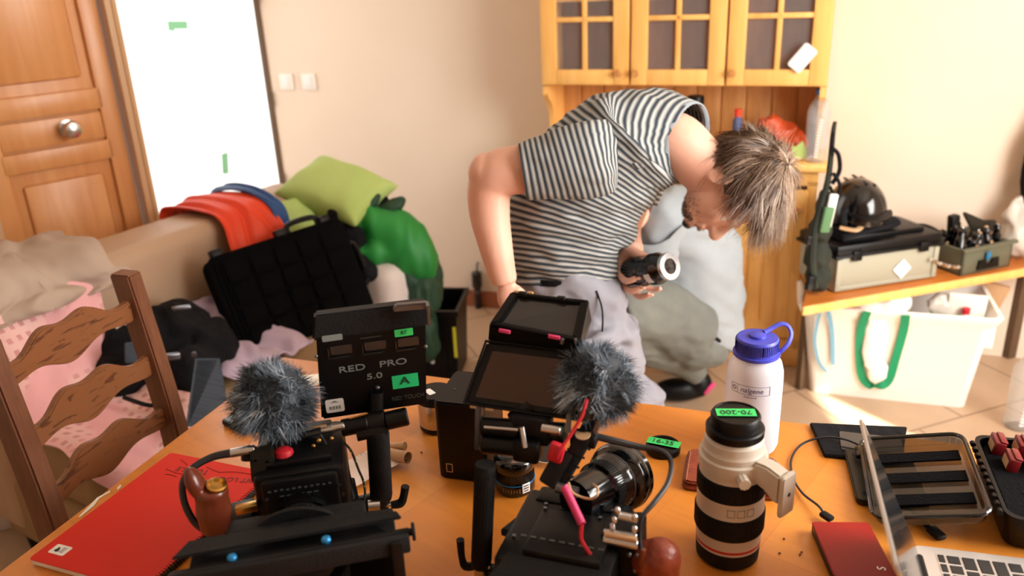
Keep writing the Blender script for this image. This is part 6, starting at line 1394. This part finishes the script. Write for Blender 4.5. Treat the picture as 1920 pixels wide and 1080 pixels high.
# trousers
bm = B()
t_ = smoothloft([sec((1068, 520, 1.94), (972, 514, 1.94), .105), sec((1078, 560, 1.94), (982, 556, 1.94), .115), sec((1092, 600, 1.95), (1000, 600, 1.95), .12), sec((1102, 640, 1.95), (1010, 640, 1.95), .12)], 40, 6, False); merge(bm, t_)
h1_, h2_ = D(1075, 620, 1.89), D(1125, 615, 2.00)
def ztube(bm, pts, rr): tube(bm, pts, rr, 24)
ft1, ft2 = V((.10, 1.80, .05)), V((.33, 2.02, .05))
ztube(bm, [h1_, h1_+(ft1-h1_)*.25+V((.02, -.02, 0)), h1_+(ft1-h1_)*.5+V((.03, -.03, 0)), ft1+V((0, .03, .35)), ft1+V((0, .02, .05))], [.115, .098, .088, .080, .078])
ztube(bm, [h2_, h2_+(ft2-h2_)*.25+V((-.01, 0, 0)), h2_+(ft2-h2_)*.5+V((-.0, -.02, 0)), ft2+V((0, .02, .35)), ft2+V((0, .02, .05))], [.110, .094, .088, .080, .078])
bm = fuse(bm, .009, 4); disp_folds(bm, .024, 7, (.5, 0, .8), 5); tr = obj('trousers', bm, 'trouser', person, world=True, ang=80)
bm = B(); tube(bm, [D(1118, 545, 1.83), D(1128, 575, 1.82), D(1130, 605, 1.815), D(1127, 650, 1.815)], .0022, 6); obj('pocket_seam', bm, 'blackf', person, world=True)
S3 = [sec((1066, 528, 1.94), (968, 522, 1.94), .112), sec((1069, 540, 1.94), (971, 534, 1.94), .114)]
bm = smoothloft(S3, 48, 4, False); obj('belt', bm, 'blackf', person, world=True)
for f_ in (ft1, ft2):
    bm = B(); ell(bm, f_+V((.02, -.06, -.01)), (.045, .12, .04), None, 18); ell(bm, f_+V((.0, .03, .0)), (.042, .055, .048), None, 16); bm = fuse(bm, .006, 3)
    for v in bm.verts: v.co.z = max(v.co.z, .002)
    obj('shoe', bm, 'black', person, world=True)
# hair
random.seed(21)
bm = B(); lay = bm.verts.layers.float.new('tint'); it = []
hcc = H(.035, -.022, 0); whorl = (Uh*1.0 + Sh*.35 - Fh*.25).normalized()
def hp_(d): return hcc + Uh*d.dot(Uh)*.100 + Fh*d.dot(Fh)*.106 + Sh*d.dot(Sh)*.088
cnt = 0
while cnt < 5200:
    d = rdir(); u, f, s_ = d.dot(Uh), d.dot(Fh), d.dot(Sh)
    if u < -.62 or (f > .62 and u < .42) or (f > .25 and u < -.05) or (abs(s_) > .72 and u < -.10 and f > -.25): continue
    cnt += 1
    tan = d*d.dot(whorl) - whorl; tan = tan.normalized() if tan.length > .01 else rdir()
    clump = V((noise.noise(d*4.5), noise.noise(d*4.5+V((5, 0, 0))), noise.noise(d*4.5+V((0, 5, 0)))))
    dn = V((0, 0, -1))
    dd = (tan*1.0 + d*.42 + clump*.9 + rdir()*.12 + dn*.25*(1 if f > 0 else 0)).normalized()
    L_ = rnd(.040, .070)*(1.25 if f > .25 else 1)
    tint = min(1, max(0, .34 + .55*noise.noise(d*6) + .35*(u+.1) + rnd(-.15, .25)))
    it.append((hp_(d)*1.0, dd, L_, rnd(.0007, .0011), (dn*.022 - d*.012 + clump*.01), tint))
for i in range(60):                                             # loose wisps standing off the back of the head
    d = (Uh*rnd(-.1, .9) - Fh*rnd(.6, 1) + Sh*rnd(-.6, .6)).normalized(); it.append((hp_(d), (d + rdir()*.5).normalized(), rnd(.035, .062), .0006, rdir()*.014, rnd(.5, 1)))
for i in range(500):                                            # fringe hanging from the forehead
    d = (Uh*rnd(.15, .8) + Fh*rnd(.45, .9) + Sh*rnd(-.7, .7)).normalized(); it.append((hp_(d), (V((0, 0, -1))*.9 + Uh*rnd(-.3, .25) + d*.3 + rdir()*.12).normalized(), rnd(.045, .085), .0008, V((-.008, 0, -.012)), rnd(.2, .85)))
strands(bm, it, lay)
t_ = B(); ell(t_, hcc, (.086, .103, .097), HM, 30)
bmesh.ops.delete(t_, geom=[v for v in t_.verts if (v.co-hcc).dot(Uh) < -.05 or ((v.co-hcc).dot(Fh) > .055 and (v.co-hcc).dot(Uh) < .04)], context='VERTS')
n0 = len(bm.verts); merge(bm, t_); bm.verts.ensure_lookup_table(); lay = bm.verts.layers.float['tint']
for v in bm.verts[n0:]: v[lay] = .12
obj('hair', bm, 'hair', person, world=True)
# the lens in his hand
hl = thing('handheld_lens', 'black photographic lens with silver mount ring held in the left hand', 'lens', La - lax*.020, 0); ho = V(hl.location)
LN = .135
bm = B(); lathe(bm, [(.036, 0), (RL, .004), (RL, .050), (.0365, .052), (.0365, .075), (.0375, .078), (.0375, .100), (.0340, .108), (.0315, .118), (.0300, LN-.006)], (0, 0, 0), lax, 48); obj('barrel', bm, 'blackg', hl)
bm = B(); lathe(bm, [(.0315, LN-.008), (.0330, LN-.007), (.0330, LN), (.0320, LN+.002), (.0190, LN+.002), (.0185, LN-.004), (.0315, LN-.006)], (0, 0, 0), lax, 48); obj('mount_ring', bm, 'chrome', hl)
bm = B(); lathe(bm, [(.001, LN-.006), (.0188, LN-.005), (.0188, LN-.001), (.001, LN-.002)], (0, 0, 0), lax, 36); obj('rear_glass', bm, 'lensgl', hl)
bm = B(); knurl(bm, lax*.078, lax*.100, .0376, 54, .0012); obj('zoom_ring', bm, 'blackm', hl, smooth=False)
bm = B()
for k in range(10): an_ = radians(100+k*4); c_ = lax*.089 + (up_*cos(an_)+sd_*math.sin(an_))*.0378; box(bm, (0, 0, 0), (.018, .003, .001), mtx=basis(c_, lax, (up_*cos(an_+pi/2)+sd_*math.sin(an_+pi/2))))
obj('white_plate', bm, 'white', hl)

# ---------------- second person, crouching behind
YC = 2.62
bm = B()
tube(bm, [D(1262, 430, 2.55), D(1225, 400, 2.50), D(1195, 385, 2.46)], [.075, .06, .055], 20)
ell(bm, D(1168, 378, 2.42), (.075, .095, .105), rot((30, -30, 0)), 24); ell(bm, D(1155, 400, 2.38), (.045, .05, .055), None, 18); ell(bm, D(1150, 392, 2.32), (.012, .016, .016), None, 10)
tube(bm, [D(1240, 460, 2.44), D(1200, 505, 2.46), D(1165, 545, 2.46), D(1138, 585, 2.42), D(1128, 598, 2.40)], [.05, .045, .036, .030, .026], 18)
tube(bm, [D(1240, 440, 2.72), D(1190, 480, 2.74), D(1150, 520, 2.66), D(1132, 545, 2.62)], [.05, .045, .036, .028], 18)
for k in range(4):
    for (hx_, hy_, YY) in ((1128, 600, 2.39), (1130, 550, 2.61)):
        q0 = D(hx_-3+k*7, hy_, YY); tube(bm, [q0, q0+V((-.006, -.01, -.03)), q0+V((-.004, -.004, -.055))], [.010, .009, .007], 10)
for (hx_, hy_, YY) in ((1128, 600, 2.39), (1130, 550, 2.61)):
    q0 = D(hx_+8, hy_-8, YY); ell(bm, D(hx_+7, hy_+2, YY), (.035, .018, .030), None, 12); tube(bm, [q0, q0+V((.02, -.01, -.02)), q0+V((.028, -.012, -.04))], [.011, .010, .008], 10)
tube(bm, [D(1262, 430, 2.55), D(1300, 520, YC), D(1305, 600, YC)], [.10, .11, .10], 20)
bm = fuse(bm, .007, 3)
p2 = tag(obj('person', bm, 'skin', world=True, ang=80), 'crouching person in a pale grey T-shirt seen from the side behind the man bending over', 'person'); FM[p2.name] = Matrix.Translation(p2.location)
bm = B(); tt_ = B(); ell(tt_, D(1170, 366, 2.44), (.085, .10, .10), rot((30, -30, 0)), 24); merge(bm, tt_)
obj('hair', bm, 'leatherd', p2, world=True)
S_ = [sec((1205, 420, 2.50), (1222, 362, 2.50), .09), sec((1232, 425, 2.52), (1268, 352, 2.52), .15), sec((1262, 440, 2.56), (1328, 368, 2.56), .19), sec((1288, 475, YC), (1378, 430, YC), .21), sec((1296, 530, YC), (1391, 510, YC), .205), sec((1300, 580, YC), (1393, 592, YC), .195), sec((1298, 612, YC), (1386, 640, YC), .19), sec((1296, 622, YC), (1376, 655, YC), .185)]
bm = smoothloft(S_, 56, 8, False); disp_folds(bm, .026, 6, (.6, 0, 1), 7); obj('shirt', bm, 'shirtg', p2, world=True, ang=80)
S2 = [sec((1262, 440, 2.42), (1300, 405, 2.42), .07), sec((1225, 478, 2.43), (1262, 503, 2.43), .075), sec((1205, 502, 2.45), (1240, 528, 2.45), .07)]
bm = smoothloft(S2, 36, 8, False); disp_folds(bm, .008, 9, (0, 0, 1), 1); obj('sleeve', bm, 'shirtg', p2, world=True, ang=80)
bm = B()
ell(bm, D(1290, 628, YC), (.15, .17, .10), rot((0, 18, 0)), 24)
tube(bm, [D(1290, 615, 2.50), D(1235, 590, 2.42), D(1180, 580, 2.34), D(1150, 590, 2.30)], [.115, .105, .085, .075], 24)
tube(bm, [D(1290, 605, 2.76), D(1230, 575, 2.76), D(1170, 565, 2.72)], [.115, .10, .08], 24)
tube(bm, [D(1150, 592, 2.31), D(1180, 625, 2.38), D(1235, 655, 2.50), D(1285, 680, 2.62), D(1300, 705, 2.66)], [.075, .072, .062, .050, .045], 20)
tube(bm, [D(1165, 570, 2.74), D(1200, 620, 2.80), D(1255, 665, 2.90), D(1285, 690, 2.95)], [.075, .07, .055, .046], 20)
bm = fuse(bm, .010, 4); disp_folds(bm, .016, 6, (.6, 0, 1), 2); obj('trousers', bm, 'trouserd', p2, world=True, ang=80)
bm = B(); tube(bm, [D(1240, 560, 2.43), D(1270, 592, 2.42), D(1310, 612, 2.42), D(1350, 640, 2.44)], [.006, .010, .010, .006], 8); obj('waistband', bm, 'blackf', p2, world=True)
for (px, py, YY) in ((1290, 715, 2.72), (1300, 708, 2.98)):
    c = D(px, py, YY); c.z = .05; bm = B(); ell(bm, c+V((-.03, 0, 0)), (.105, .045, .045), None, 18); ell(bm, c+V((.04, 0, .02)), (.05, .042, .055), None, 16); bm = fuse(bm, .007, 3)
    for v in bm.verts: v.co.z = max(v.co.z, .003)
    s_o = obj('shoe', bm, 'black', p2, world=True)
    FM[s_o.name] = FM[p2.name].copy()
    bm = B(); box(bm, c+V((.072, -.030, .015)), (.055, .012, .018), (0, -50, 0), bev=.004); bmesh.ops.transform(bm, matrix=FM[p2.name].inverted(), verts=bm.verts); obj('pink_sole_stripe', bm, 'pink', s_o)
